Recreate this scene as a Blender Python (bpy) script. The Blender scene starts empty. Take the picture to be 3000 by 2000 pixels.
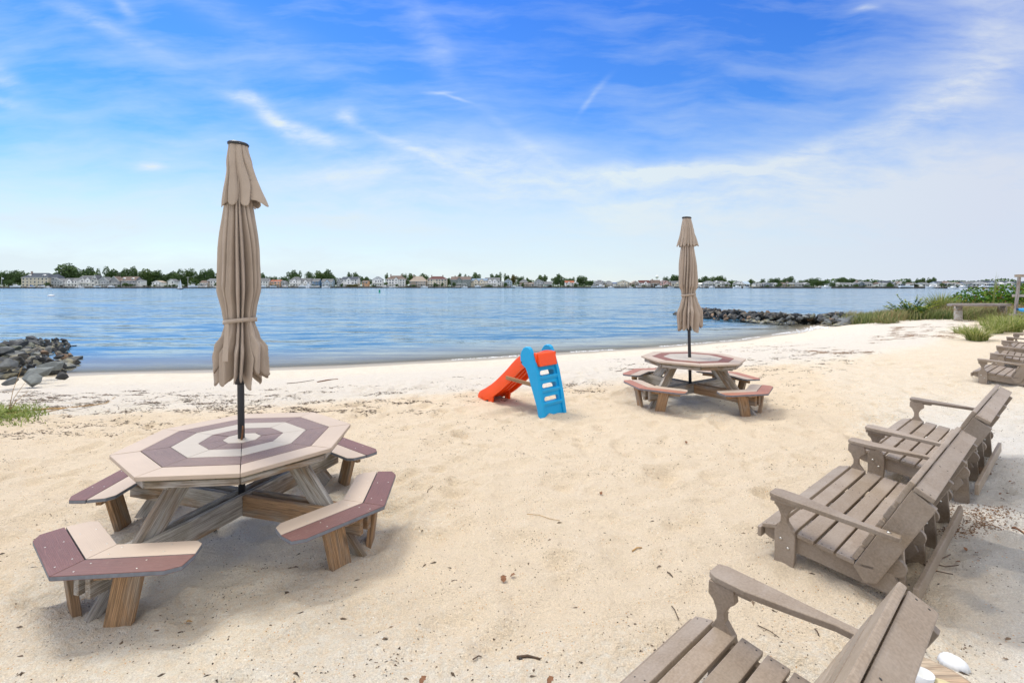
import bpy, bmesh, math, random
import numpy as np
from mathutils import Vector, Matrix
random.seed(7)
sc = bpy.context.scene
C = bpy.data.collections.new('scene'); sc.collection.children.link(C)
R = math.radians
# ------------------------------------------------------------ camera, world, sun
F = 1428.6                      # focal length in pixels of the 3000 px photograph
CAMZ = 1.67; HZ = 838.0; WATER = -0.28
cd = bpy.data.cameras.new('camera'); cam = bpy.data.objects.new('camera', cd); C.objects.link(cam)
cam.location = (0, 0, CAMZ); cam.rotation_euler = (R(90), 0, 0)
cd.sensor_width = 36; cd.lens = F/3000*36; cd.shift_y = -(1000-HZ)/3000
cd.clip_start = 0.05; cd.clip_end = 20000
sc.camera = cam
sc.render.resolution_x = 1024; sc.render.resolution_y = 682
sc.view_settings.view_transform = 'Standard'; sc.view_settings.look = 'None'
sc.view_settings.exposure = 0.76; sc.view_settings.gamma = 1
sc.render.engine = 'CYCLES'
SUN_EL, SUN_AZ = 58, -50        # azimuth from +Y, negative = left
sd = bpy.data.lights.new('sun', 'SUN'); so = bpy.data.objects.new('sun', sd); C.objects.link(so)
sd.energy = 1.3; sd.angle = R(16); sd.color = (1, 0.95, 0.87)
dv = Vector((math.sin(R(SUN_AZ))*math.cos(R(SUN_EL)), math.cos(R(SUN_AZ))*math.cos(R(SUN_EL)), math.sin(R(SUN_EL))))
so.rotation_euler = dv.to_track_quat('Z', 'Y').to_euler()

class NT:
    def __init__(s, tree): s.t = tree; s.n = tree.nodes; s.l = tree.links; s.n.clear()
    def a(s, typ, ins=None, **kw):
        nd = s.n.new(typ)
        for k, v in kw.items(): setattr(nd, k, v)
        for k, v in (ins or {}).items():
            sock = nd.inputs[k]
            if isinstance(v, bpy.types.NodeSocket): s.l.new(v, sock)
            elif isinstance(v, bpy.types.Node): s.l.new(v.outputs[0], sock)
            else:
                if sock.type == 'RGBA' and len(v) == 3: v = (*v, 1)
                sock.default_value = v
        return nd
    def m(s, op, a, b=0.0, clamp=False):
        nd = s.a('ShaderNodeMath', {0: a, 1: b}, operation=op); nd.use_clamp = clamp; return nd.outputs[0]
    def ramp(s, fac, stops, mode='LINEAR'):
        nd = s.a('ShaderNodeValToRGB', {0: fac}); cr = nd.color_ramp; cr.interpolation = mode
        while len(cr.elements) < len(stops): cr.elements.new(0.5)
        for e, (p, c) in zip(cr.elements, stops):
            e.position = p; e.color = (c, c, c, 1) if isinstance(c, (int, float)) else (*c, 1)
        return nd.outputs[0]
    def mix(s, f, a, b, mode='MIX'):
        nd = s.n.new('ShaderNodeMix'); nd.data_type = 'RGBA'; nd.blend_type = mode
        for i, v in ((0, f), (6, a), (7, b)):
            if isinstance(v, bpy.types.NodeSocket): s.l.new(v, nd.inputs[i])
            elif i == 0: nd.inputs[i].default_value = v
            else: nd.inputs[i].default_value = (*v, 1) if len(v) == 3 else v
        return nd.outputs[2]
    def noise(s, vec, scale, detail=4, rough=0.55, dist=0.0):
        return s.a('ShaderNodeTexNoise', {'Vector': vec, 'Scale': scale, 'Detail': detail, 'Roughness': rough, 'Distortion': dist}).outputs[0]
    def mapping(s, vec, loc=(0,0,0), rot=(0,0,0), scale=(1,1,1), typ='POINT'):
        return s.a('ShaderNodeMapping', {'Vector': vec, 'Location': loc, 'Rotation': rot, 'Scale': scale}, vector_type=typ).outputs[0]

w = bpy.data.worlds.new('World'); sc.world = w; w.use_nodes = True
n = NT(w.node_tree)
sky = n.a('ShaderNodeTexSky', sky_type='NISHITA', sun_disc=False, sun_elevation=R(SUN_EL), sun_rotation=R(SUN_AZ), altitude=0, air_density=1.0, dust_density=0.3, ozone_density=2.5)
d = n.a('ShaderNodeTexCoord').outputs['Generated']
sx = n.a('ShaderNodeSeparateXYZ', {0: d})
ay = n.m('MAXIMUM', n.m('ABSOLUTE', sx.outputs[1]), 0.15)
gx = n.m('DIVIDE', sx.outputs[0], ay); gz = n.m('DIVIDE', sx.outputs[2], ay)
g = n.a('ShaderNodeCombineXYZ', {0: gx, 1: gz}).outputs[0]
nz = n.a('ShaderNodeTexNoise', {'Vector': g, 'Scale': 3.0, 'Detail': 4.0}).outputs[1]
gd = n.a('ShaderNodeVectorMath', {0: n.a('ShaderNodeVectorMath', {0: nz, 1: (0.5, 0.5, 0.5)}, operation='SUBTRACT').outputs[0], 1: (0.09, 0.09, 0)}, operation='MULTIPLY').outputs[0]
gw = n.a('ShaderNodeVectorMath', {0: g, 1: gd}, operation='ADD').outputs[0]
# the deep blue towards the zenith, paler towards the horizon
tint = n.ramp(gz, [(0.0, (1.0, 1.02, 1.06)), (0.14, (0.72, 0.90, 1.10)), (0.30, (0.36, 0.73, 1.18)), (0.6, (0.26, 0.63, 1.28)), (1.0, (0.5, 0.82, 1.3))])
base = n.mix(1.0, sky.outputs[0], tint, 'MULTIPLY')
st1 = n.noise(n.mapping(gw, rot=(0, 0, R(16)), scale=(1.3, 6.5, 1)), 1.6, 6, 0.6)
st2 = n.noise(n.mapping(gw, rot=(0, 0, R(-24)), scale=(1.6, 8, 1)), 1.5, 6, 0.6)
side = n.ramp(n.m('ADD', n.m('MULTIPLY', gx, 0.5), 0.5), [(0.42, 0.0), (0.62, 1.0)])
st = n.mix(side, st2, st1)
veil = n.ramp(gz, [(0.0, 0.93), (0.12, 0.76), (0.2, 0.50), (0.28, 0.28), (0.38, 0.08), (0.6, 0.0), (1.0, 0.2)], 'EASE')
rs = n.m('MULTIPLY', n.ramp(n.m('SUBTRACT', n.m('ADD', gx, n.m('MULTIPLY', gz, -0.3)), 0.0), [(0.25, 0.0), (0.95, 1.0)], 'EASE'), 0.42)
ls = n.m('MULTIPLY', n.ramp(n.m('MULTIPLY', gx, -1.0), [(0.1, 0.0), (1.0, 1.0)]), 0.08)
veil = n.m('ADD', veil, n.m('ADD', rs, ls))
cl = n.m('ADD', veil, n.m('MULTIPLY', n.m('SUBTRACT', st, 0.5), 1.3), True)
bl = n.m('MULTIPLY', n.ramp(st, [(0.35, 0.55), (0.7, 1.0)]), 1.0)
wisp = None
for (cx, cy, lx, ly, an, s_) in [(-.55,.385,.05,.012,-8,.8), (-.49,.345,.07,.014,-42,.8), (-.41,.31,.08,.015,-22,.8), (.30,.235,.12,.016,4,.95), (.40,.232,.13,.009,-2,.9),
    (.60,.275,.14,.02,21,.55), (.85,.36,.2,.035,27,.4), (-.343,.342,.024,.016,-30,.8), (-.24,.288,.13,.009,-21,.42), (-.749,.247,.028,.009,-5,.9), (-.84,.53,.13,.018,-27,.45),
    (-.15,.39,.025,.004,-5,.5), (-.12,.375,.03,.003,-25,.4), (.733,.567,.024,.007,0,.85), (.17,.385,.04,.006,55,.4), (-1.04,.44,.06,.02,-45,.6), (-1.04,.385,.05,.012,-25,.6), (.95,.47,.2,.1,60,.42),
    (-.17,.51,.12,.03,-60,.28), (-.6,.56,.3,.03,-28,.22), (-.78,.57,.04,.012,-55,.4), (-.3,.235,.32,.025,6,.42), (.03,.29,.10,.012,-34,.2), (.0,.235,.34,.05,-10,.38), (.5,.2,.4,.05,10,.42), (.75,.17,.4,.06,8,.3), (-.2,.18,.4,.04,5,.35)]:
    v = n.mapping(gw, (cx, cy, 0), (0, 0, R(an)), (lx, ly, 1), 'TEXTURE')
    dt = n.a('ShaderNodeVectorMath', {0: v, 1: v}, operation='DOT_PRODUCT').outputs['Value']
    e = n.m('MULTIPLY', n.m('EXPONENT', n.m('MULTIPLY', dt, -1.0)), s_)
    wisp = e if wisp is None else n.m('ADD', wisp, e)
fine = n.noise(n.mapping(gw, rot=(0, 0, R(20)), scale=(4, 14, 1)), 3.0, 6, 0.65)
wisp = n.m('MULTIPLY', wisp, n.ramp(fine, [(0.3, 0.35), (0.62, 1.1)]))
cf = n.m('ADD', n.m('MULTIPLY', cl, 0.94), n.m('MULTIPLY', wisp, 0.75), True)
cc = n.mix(n.ramp(gx, [(0.2, 0.0), (1.0, 1.0)]), (4.75, 5.45, 5.95), (4.3, 4.7, 5.55))
bgc = n.mix(1.0, n.mix(cf, base, cc), (0.93, 0.93, 0.92), 'MULTIPLY')
# unseen bright cloud added overhead and behind the viewer to lift ambient light
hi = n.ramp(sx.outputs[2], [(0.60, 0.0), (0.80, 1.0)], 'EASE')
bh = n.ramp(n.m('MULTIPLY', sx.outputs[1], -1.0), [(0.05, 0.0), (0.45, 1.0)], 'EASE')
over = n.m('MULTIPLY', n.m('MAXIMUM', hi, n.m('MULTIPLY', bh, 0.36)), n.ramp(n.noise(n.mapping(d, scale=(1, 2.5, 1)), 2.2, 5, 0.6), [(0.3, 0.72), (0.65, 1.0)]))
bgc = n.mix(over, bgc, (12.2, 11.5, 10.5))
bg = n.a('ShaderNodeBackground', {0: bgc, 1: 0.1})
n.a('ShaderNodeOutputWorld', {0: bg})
w.cycles.sampling_method = 'MANUAL'; w.cycles.sample_map_resolution = 1024

# ------------------------------------------------------------ materials
def mat(name, fn):
    m = bpy.data.materials.new(name); m.use_nodes = True; t = NT(m.node_tree)
    fn(t); return m
def out(t, p): t.a('ShaderNodeOutputMaterial', {0: p})
def loc(t): return t.a('ShaderNodeAttribute', attribute_name='loc').outputs['Vector']
def ocoord(t): return t.a('ShaderNodeTexCoord').outputs['Object']
def wcoord(t): return t.a('ShaderNodeNewGeometry').outputs['Position']
def simple(name, col, rough=0.6, var=0.12, scale=8, bump=0.0, bscale=60, metal=0.0, spec=0.5):
    def fn(t):
        v = ocoord(t)
        c2 = tuple(x*(1-var) for x in col); c3 = tuple(min(1, x*(1+var)) for x in col)
        col_ = t.ramp(t.noise(v, scale, 5), [(0.3, c2), (0.7, c3)])
        ins = {'Base Color': col_, 'Roughness': rough, 'Metallic': metal, 'Specular IOR Level': spec}
        if bump: ins['Normal'] = t.a('ShaderNodeBump', {'Height': t.noise(v, bscale, 4), 'Strength': bump, 'Distance': 0.01}).outputs[0]
        out(t, t.a('ShaderNodeBsdfPrincipled', ins))
    return mat(name, fn)
def composite(name, col, dk=0.75, grain=0.35, bump=0.25):
    def fn(t):
        v = loc(t)
        gr = t.noise(t.mapping(v, scale=(2.2, 34, 34)), 3.0, 5, 0.6, 1.6)
        bl_ = t.noise(v, 3.0, 3)
        wv = t.a('ShaderNodeTexWave', {'Vector': t.mapping(v, scale=(1.6, 16, 6)), 'Scale': 3.2, 'Distortion': 9.0, 'Detail': 3.0, 'Detail Scale': 1.2}, bands_direction='Y').outputs[1]
        c = t.mix(t.m('MULTIPLY', t.ramp(gr, [(0.35, 0), (0.65, 1)]), grain), col, tuple(x*dk for x in col))
        c = t.mix(t.m('MULTIPLY', t.ramp(wv, [(0.55, 0), (0.95, 1)]), grain), c, tuple(x*dk*0.9 for x in col))
        c = t.mix(t.m('MULTIPLY', t.ramp(bl_, [(0.4, 0), (0.7, 1)]), 0.35), c, tuple(min(1, x*1.22) for x in col))
        sp = t.ramp(t.noise(v, 26, 4, 0.7), [(0.62, 0), (0.74, 1)])
        c = t.mix(t.m('MULTIPLY', sp, 0.16), c, (0.62, 0.55, 0.45))
        b = t.a('ShaderNodeBump', {'Height': t.m('ADD', gr, t.m('MULTIPLY', wv, 0.6)), 'Strength': bump, 'Distance': 0.003}).outputs[0]
        out(t, t.a('ShaderNodeBsdfPrincipled', {'Base Color': c, 'Roughness': 0.55, 'Normal': b}))
    return mat(name, fn)
def oldwood(name, grey, brown, moss=0.25, brownamt=0.5):
    def fn(t):
        v = loc(t)
        gr = t.noise(t.mapping(v, scale=(1.2, 26, 26)), 3.0, 6, 0.65, 0.9)
        fine_ = t.noise(t.mapping(v, scale=(3, 110, 110)), 2.0, 4, 0.6)
        big = t.noise(t.mapping(v, scale=(1.3, 5, 5)), 1.6, 4, 0.6, 0.5)
        knot = t.a('ShaderNodeTexVoronoi', {'Vector': t.mapping(v, scale=(2.4, 9, 9)), 'Scale': 1.3}).outputs[0]
        c = t.ramp(gr, [(0.3, tuple(x*0.42 for x in grey)), (0.5, grey), (0.72, tuple(min(1, x*1.4) for x in grey))])
        cb = t.ramp(gr, [(0.3, tuple(x*0.38 for x in brown)), (0.5, brown), (0.72, tuple(min(1, x*1.45) for x in brown))])
        c = t.mix(t.ramp(big, [(0.62-brownamt*0.35, 0), (0.78-brownamt*0.35, 1)]), c, cb)
        c = t.mix(t.m('MULTIPLY', t.ramp(knot, [(0.06, 1), (0.2, 0)]), 0.7), c, (0.07, 0.04, 0.025))
        ms = t.ramp(t.noise(v, 6.0, 4), [(0.52, 0), (0.66, 1)])
        c = t.mix(t.m('MULTIPLY', ms, moss), c, (0.16, 0.15, 0.05))
        wv = t.a('ShaderNodeTexWave', {'Vector': t.mapping(v, scale=(0.9, 9, 9)), 'Scale': 4.5, 'Distortion': 7.0, 'Detail': 4.0, 'Detail Scale': 0.8}, bands_direction='Y').outputs[1]
        c = t.mix(t.m('MULTIPLY', t.ramp(wv, [(0.5, 0), (0.85, 1)]), 0.4), c, (0.10, 0.07, 0.045))
        c = t.mix(t.m('MULTIPLY', t.ramp(fine_, [(0.3, 1), (0.5, 0)]), 0.45), c, (0.09, 0.07, 0.05))
        b = t.a('ShaderNodeBump', {'Height': t.m('ADD', gr, fine_), 'Strength': 0.6, 'Distance': 0.005}).outputs[0]
        out(t, t.a('ShaderNodeBsdfPrincipled', {'Base Color': c, 'Roughness': 0.8, 'Normal': b}))
    return mat(name, fn)
M = {}
M['tan'] = composite('tan_board', (0.50, 0.40, 0.31), 0.88, 0.3, 0.12)
M['cream'] = composite('cream_board', (0.48, 0.425, 0.35), 0.88, 0.3, 0.08)
M['plum'] = composite('plum_board', (0.24, 0.16, 0.135), 0.6, 0.7, 0.5)
M['plumseat'] = composite('plum_seat_board', (0.19, 0.085, 0.072), 0.6, 0.6, 0.45)
M['red'] = composite('russet_board', (0.25, 0.095, 0.055), 0.75, 0.5, 0.3)
M['redseat'] = composite('russet_seat_board', (0.40, 0.17, 0.11), 0.75, 0.5, 0.3)
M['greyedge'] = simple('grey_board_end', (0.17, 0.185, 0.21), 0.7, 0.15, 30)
M['wood'] = oldwood('weathered_timber', (0.47, 0.44, 0.385), (0.31, 0.215, 0.13), 0.22, 0.42)
M['woodbrown'] = oldwood('brown_timber', (0.36, 0.30, 0.23), (0.40, 0.24, 0.12), 0.06, 0.75)
M['mossy'] = oldwood('mossy_timber', (0.33, 0.31, 0.25), (0.22, 0.18, 0.08), 0.85, 0.4)
M['drift'] = oldwood('grey_driftwood', (0.33, 0.30, 0.28), (0.22, 0.16, 0.12), 0.0, 0.3)
def f_poly(t):
    v = loc(t)
    a = t.noise(v, 90, 3, 0.6); b_ = t.noise(v, 5, 3)
    c = t.ramp(a, [(0.35, (0.24, 0.185, 0.13)), (0.65, (0.315, 0.247, 0.18))])
    c = t.mix(t.m('MULTIPLY', t.ramp(b_, [(0.4, 0), (0.7, 1)]), 0.4), c, (0.42, 0.36, 0.30))
    c = t.mix(1.0, c, t.ramp(t.noise(t.mapping(v, scale=(.12, .12, .12)), 1.0, 1), [(0.3, 0.8), (0.7, 1.2)]), 'MULTIPLY')
    st_ = t.ramp(t.noise(t.mapping(v, scale=(5, 60, 60)), 2, 3), [(0.55, 0), (0.75, 1)])
    c = t.mix(t.m('MULTIPLY', st_, 0.18), c, (0.40, 0.36, 0.33))
    bb = t.a('ShaderNodeBump', {'Height': a, 'Strength': 0.25, 'Distance': 0.002}).outputs[0]
    out(t, t.a('ShaderNodeBsdfPrincipled', {'Base Color': c, 'Roughness': 0.48, 'Normal': bb}))
M['poly'] = mat('taupe_plastic_lumber', f_poly)
M['polypale'] = simple('sun_bleached_plastic_lumber', (0.40, 0.29, 0.22), 0.55, 0.12, 6)
M['bolt'] = simple('steel_bolt', (0.55, 0.53, 0.48), 0.3, 0.1, 20, metal=0.9)
M['screw'] = simple('dark_screw', (0.04, 0.035, 0.03), 0.5, 0.2, 20)
M['pole'] = simple('charcoal_pole', (0.035, 0.037, 0.042), 0.42, 0.15, 12, metal=0.3)
def f_fabric(t):
    v = ocoord(t)
    a = t.noise(v, 4, 4); wv = t.noise(t.mapping(v, scale=(300, 300, 300)), 1, 2)
    c = t.ramp(a, [(0.3, (0.37, 0.30, 0.235)), (0.7, (0.45, 0.37, 0.295))])
    b = t.a('ShaderNodeBump', {'Height': wv, 'Strength': 0.2, 'Distance': 0.002}).outputs[0]
    out(t, t.a('ShaderNodeBsdfPrincipled', {'Base Color': c, 'Roughness': 0.9, 'Specular IOR Level': 0.2, 'Normal': b, 'Sheen Weight': 0.15}))
M['fabric'] = mat('taupe_canvas', f_fabric)
M['blue'] = simple('sky_blue_plastic', (0.0, 0.36, 0.70), 0.38, 0.06, 3, 0.05, 90)
M['orange'] = simple('orange_plastic', (0.92, 0.085, 0.004), 0.36, 0.06, 3, 0.05, 90)
M['stick'] = simple('brown_twig', (0.10, 0.065, 0.04), 0.85, 0.4, 30)
M['straw'] = simple('straw_reed', (0.42, 0.26, 0.10), 0.8, 0.3, 30)
M['leafdry'] = simple('dry_leaf', (0.20, 0.09, 0.04), 0.8, 0.4, 40)
M['white'] = simple('white_shell', (0.72, 0.74, 0.75), 0.5, 0.06, 12)
M['shell'] = simple('yellowish_shell', (0.55, 0.48, 0.28), 0.6, 0.25, 14, 0.4, 40)
M['kayak'] = simple('blue_kayak_hull', (0.03, 0.33, 0.75), 0.35, 0.05, 3)
def f_foli(cols, tr=0.15):
    def fn(t):
        oi = t.a('ShaderNodeAttribute', attribute_name='tint').outputs['Fac']
        c = t.ramp(oi, [(i/(len(cols)-1), c_) for i, c_ in enumerate(cols)])
        p = t.a('ShaderNodeBsdfPrincipled', {'Base Color': c, 'Roughness': 0.65, 'Specular IOR Level': 0.25})
        q = t.a('ShaderNodeBsdfTranslucent', {'Color': c})
        out(t, t.a('ShaderNodeMixShader', {0: tr, 1: p, 2: q}))
    return fn
M['tree'] = mat('tree_foliage', f_foli([(0.04, 0.075, 0.03), (0.085, 0.145, 0.05), (0.15, 0.22, 0.075)]))
M['treelight'] = mat('light_tree_foliage', f_foli([(0.045, 0.09, 0.02), (0.09, 0.15, 0.04), (0.15, 0.2, 0.06)]))
M['treeolive'] = mat('olive_tree_foliage', f_foli([(0.06, 0.06, 0.012), (0.12, 0.11, 0.025), (0.2, 0.15, 0.04)]))
M['darkshrub'] = mat('dark_shrub_foliage', f_foli([(0.02, 0.04, 0.012), (0.05, 0.065, 0.025), (0.09, 0.05, 0.035)]))
M['grass'] = mat('dune_grass', f_foli([(0.07, 0.115, 0.035), (0.17, 0.21, 0.06), (0.34, 0.30, 0.14), (0.26, 0.15, 0.07)], 0.25))
M['reed'] = mat('tall_grass', f_foli([(0.13, 0.19, 0.035), (0.33, 0.38, 0.10), (0.55, 0.50, 0.27)], 0.3))
M['gold'] = mat('leafy_plant', f_foli([(0.02, 0.08, 0.012), (0.05, 0.16, 0.02), (0.15, 0.27, 0.03), (0.42, 0.42, 0.04)], 0.2))
M['rose'] = mat('rose_bush_leaves', f_foli([(0.015, 0.06, 0.01), (0.05, 0.15, 0.015), (0.14, 0.27, 0.02), (0.35, 0.15, 0.04)], 0.2))
M['weed'] = mat('seaweed_wrack', f_foli([(0.035, 0.025, 0.016), (0.10, 0.07, 0.045), (0.2, 0.14, 0.09)], 0.0))
M['drywrack'] = mat('dry_wrack', f_foli([(0.10, 0.06, 0.035), (0.22, 0.13, 0.07), (0.34, 0.22, 0.13)], 0.0))
M['bark'] = simple('tree_bark', (0.10, 0.08, 0.06), 0.9, 0.3, 4)
def f_rock(t):
    v = wcoord(t); c = t.a('ShaderNodeObjectInfo').outputs['Color']
    a = t.noise(v, 7, 6, 0.65)
    c = t.mix(1.0, c, t.ramp(a, [(0.3, 0.62), (0.7, 1.35)]), 'MULTIPLY')
    z = t.a('ShaderNodeSeparateXYZ', {0: v}).outputs[2]
    zz = t.m('ADD', z, t.m('MULTIPLY', t.noise(v, 2.5, 3), 0.16))
    wet = t.ramp(zz, [(0.0, 1.0), (0.02, 0.0)]) ; wet = t.ramp(t.m('ADD', zz, 0.5), [(0.30, 1.0), (0.36, 0.0)])
    alg = t.m('MULTIPLY', t.ramp(t.m('ADD', zz, 0.5), [(0.33, 0.0), (0.38, 1.0), (0.47, 1.0), (0.54, 0.0)]), t.ramp(t.noise(v, 9, 4), [(0.45, 0), (0.6, 1)]))
    c = t.mix(t.m('MULTIPLY', alg, 0.7), c, (0.36, 0.32, 0.20))
    c = t.mix(t.m('MULTIPLY', wet, 0.8), c, (0.03, 0.03, 0.022))
    b = t.a('ShaderNodeBump', {'Height': t.noise(v, 16, 6, 0.7), 'Strength': 0.6, 'Distance': 0.03}).outputs[0]
    out(t, t.a('ShaderNodeBsdfPrincipled', {'Base Color': c, 'Roughness': t.m('SUBTRACT', 0.85, t.m('MULTIPLY', wet, 0.5)), 'Normal': b}))
M['rock'] = mat('groin_rock', f_rock)
def f_sand(t):
    v = wcoord(t)
    co = t.a('ShaderNodeAttribute', attribute_name='coarse').outputs['Fac']
    wt = t.a('ShaderNodeAttribute', attribute_name='wet').outputs['Fac']
    wh = t.a('ShaderNodeAttribute', attribute_name='white').outputs['Fac']
    dp = t.a('ShaderNodeAttribute', attribute_name='damp').outputs['Fac']
    n1 = t.noise(v, 5, 6, 0.7); n2 = t.noise(v, 30, 5, 0.7); n3 = t.noise(v, 150, 3, 0.7)
    c = t.mix(t.ramp(n1, [(0.35, 0), (0.65, 1)]), (0.71, 0.64, 0.52), (0.77, 0.715, 0.605))
    cf_ = t.ramp(t.m('ADD', co, t.m('MULTIPLY', t.m('SUBTRACT', n2, 0.5), 1.6)), [(0.35, 0), (0.75, 1)])
    c = t.mix(t.m('MULTIPLY', cf_, 0.62), c, (0.73, 0.575, 0.385))
    c = t.mix(t.m('MULTIPLY', wh, 0.75), c, (0.69, 0.64, 0.565))
    c = t.mix(t.m('MULTIPLY', t.a('ShaderNodeAttribute', attribute_name='pale').outputs['Fac'], 0.8), c, (0.69, 0.675, 0.64))
    c = t.mix(t.m('MULTIPLY', dp, 0.75), c, (0.36, 0.37, 0.38))
    c = t.mix(0.6, c, t.mix(1.0, c, t.ramp(n3, [(0.25, 0.55), (0.75, 1.4)]), 'MULTIPLY'))
    n4 = t.noise(v, 70, 4, 0.8); n5 = t.noise(v, 1.1, 3)
    c = t.mix(t.m('MULTIPLY', t.ramp(n4, [(0.56, 0), (0.68, 1)]), t.ramp(n5, [(0.35, 0.25), (0.65, 0.65)])), c, (0.52, 0.40, 0.27))
    # dark grains, orange grit and shell bits
    for sc_, th, col, am, off in ((30, 0.075, (0.07, 0.05, 0.04), 0.85, 0), (60, 0.13, (0.14, 0.09, 0.06), 0.7, 3.1), (38, 0.08, (0.9, 0.88, 0.82), 0.9, 7.7), (60, 0.14, (0.62, 0.34, 0.13), 0.7, 11.3)):
        vo = t.a('ShaderNodeTexVoronoi', {'Vector': t.mapping(v, loc=(off, off*2, 0), scale=(1, 1, 0.3)), 'Scale': sc_, 'Randomness': 1.0})
        rnd = t.a('ShaderNodeSeparateXYZ', {0: vo.outputs[1]}).outputs[0]
        cm = t.ramp(t.noise(v, 1.3+off*0.2, 4), [(0.45, 0.15), (0.62, 1.0)])
        mk = t.m('MULTIPLY', t.m('LESS_THAN', vo.outputs[0], t.m('MULTIPLY', rnd, th*1.9)), t.m('GREATER_THAN', t.m('MULTIPLY', rnd, cm), 0.42))
        c = t.mix(t.m('MULTIPLY', mk, am), c, col)
    c = t.mix(t.m('MULTIPLY', wt, 0.9), c, (0.33, 0.275, 0.19))
    h = t.m('ADD', t.m('MULTIPLY', n1, 1.4), t.m('ADD', t.m('MULTIPLY', n2, 1.1), t.m('MULTIPLY', n3, 0.4)))
    b = t.a('ShaderNodeBump', {'Height': h, 'Strength': t.m('SUBTRACT', 0.9, t.m('MULTIPLY', wt, 0.75)), 'Distance': 0.03}).outputs[0]
    out(t, t.a('ShaderNodeBsdfPrincipled', {'Base Color': c, 'Roughness': t.m('SUBTRACT', 0.95, t.m('MULTIPLY', wt, 0.6)), 'Specular IOR Level': 0.25, 'Normal': b}))
M['sand'] = mat('beach_sand', f_sand)
def f_water(t):
    v = wcoord(t)
    dp = t.a('ShaderNodeAttribute', attribute_name='depth').outputs['Fac']
    def slope(rz, sc_, amp, det=3):
        q = t.a('ShaderNodeTexNoise', {'Vector': t.mapping(v, rot=(0, 0, R(rz)), scale=sc_), 'Scale': 1.0, 'Detail': det, 'Roughness': 0.55, 'Distortion': 0.3}).outputs[1]
        q = t.a('ShaderNodeVectorMath', {0: q, 1: (0.5, 0.5, 0.5)}, operation='SUBTRACT').outputs[0]
        return t.a('ShaderNodeVectorMath', {0: q, 1: amp}, operation='MULTIPLY').outputs[0]
    def vadd(a, b): return t.a('ShaderNodeVectorMath', {0: a, 1: b}, operation='ADD').outputs[0]
    big = t.ramp(t.noise(t.mapping(v, scale=(0.008, 0.05, 1)), 1.0, 4, 0.6), [(0.38, 0.35), (0.62, 1.0)])
    far_ = vadd(slope(-6, (0.035, 0.30, 1), (0.10, 0.34, 0)), slope(-10, (0.22, 1.5, 1), (0.24, 0.72, 0)))
    near_ = vadd(slope(16, (1.0, 4.5, 1), (0.30, 0.85, 0)), slope(-20, (4, 12, 1), (0.2, 0.42, 0)))
    sl_n = vadd(far_, t.a('ShaderNodeVectorMath', {0: near_, 'Scale': big}, operation='SCALE').outputs[0])
    calm = t.ramp(dp, [(0.0, 0.25), (0.5, 1.0)])
    sl_n = t.a('ShaderNodeVectorMath', {0: sl_n, 'Scale': calm}, operation='SCALE').outputs[0]
    b = t.a('ShaderNodeVectorMath', {0: vadd(sl_n, (0, -0.05, 1))}, operation='NORMALIZE').outputs[0]
    deep = t.mix(t.ramp(dp, [(0.0, 0), (0.45, 1)]), (0.28, 0.25, 0.17), (0.065, 0.17, 0.27))
    al = t.m('SUBTRACT', 1.0, t.m('EXPONENT', t.m('MULTIPLY', dp, -14.0)))
    out(t, t.a('ShaderNodeBsdfPrincipled', {'Base Color': deep, 'Roughness': 0.1, 'IOR': 1.33, 'Alpha': al, 'Normal': b}))
M['water'] = mat('bay_water', f_water)
M['foam'] = simple('foam', (0.85, 0.87, 0.88), 0.8, 0.05, 5)
M['lawn'] = simple('far_lawn', (0.10, 0.14, 0.05), 0.9, 0.4, 0.05)
M['bulk'] = simple('bulkhead_timber', (0.10, 0.09, 0.075), 0.9, 0.35, 0.3)
M['pile'] = simple('dock_timber', (0.30, 0.27, 0.23), 0.9, 0.25, 1)
M['glass'] = simple('window_glass', (0.04, 0.06, 0.09), 0.15, 0.3, 0.2)
M['whitep'] = simple('white_paint', (0.78, 0.79, 0.78), 0.6, 0.04, 1)
M['greenb'] = simple('green_buoy', (0.0, 0.30, 0.16), 0.5, 0.1, 1)
M['bluecov'] = simple('blue_tarp', (0.02, 0.17, 0.5), 0.6, 0.1, 1)
M['sail'] = simple('sail_cloth', (0.80, 0.82, 0.84), 0.7, 0.04, 1)
M['redp'] = simple('red_paint', (0.5, 0.05, 0.03), 0.6, 0.1, 1)
M['dark'] = simple('dark_paint', (0.03, 0.035, 0.045), 0.6, 0.2, 1)
_hm = {}
def hmat(kind, col):
    k = (kind, col)
    if k not in _hm:
        def fn(t):
            v = ocoord(t)
            st_ = t.noise(t.mapping(v, scale=(0.3, 0.3, 6 if kind == 'wall' else 3)), 1.5, 3)
            c = t.mix(1.0, col, t.ramp(st_, [(0.3, 0.86), (0.7, 1.1)]), 'MULTIPLY')
            out(t, t.a('ShaderNodeBsdfPrincipled', {'Base Color': c, 'Roughness': 0.8, 'Specular IOR Level': 0.2}))
        _hm[k] = mat('house_'+kind, fn)
    return _hm[k]

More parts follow.
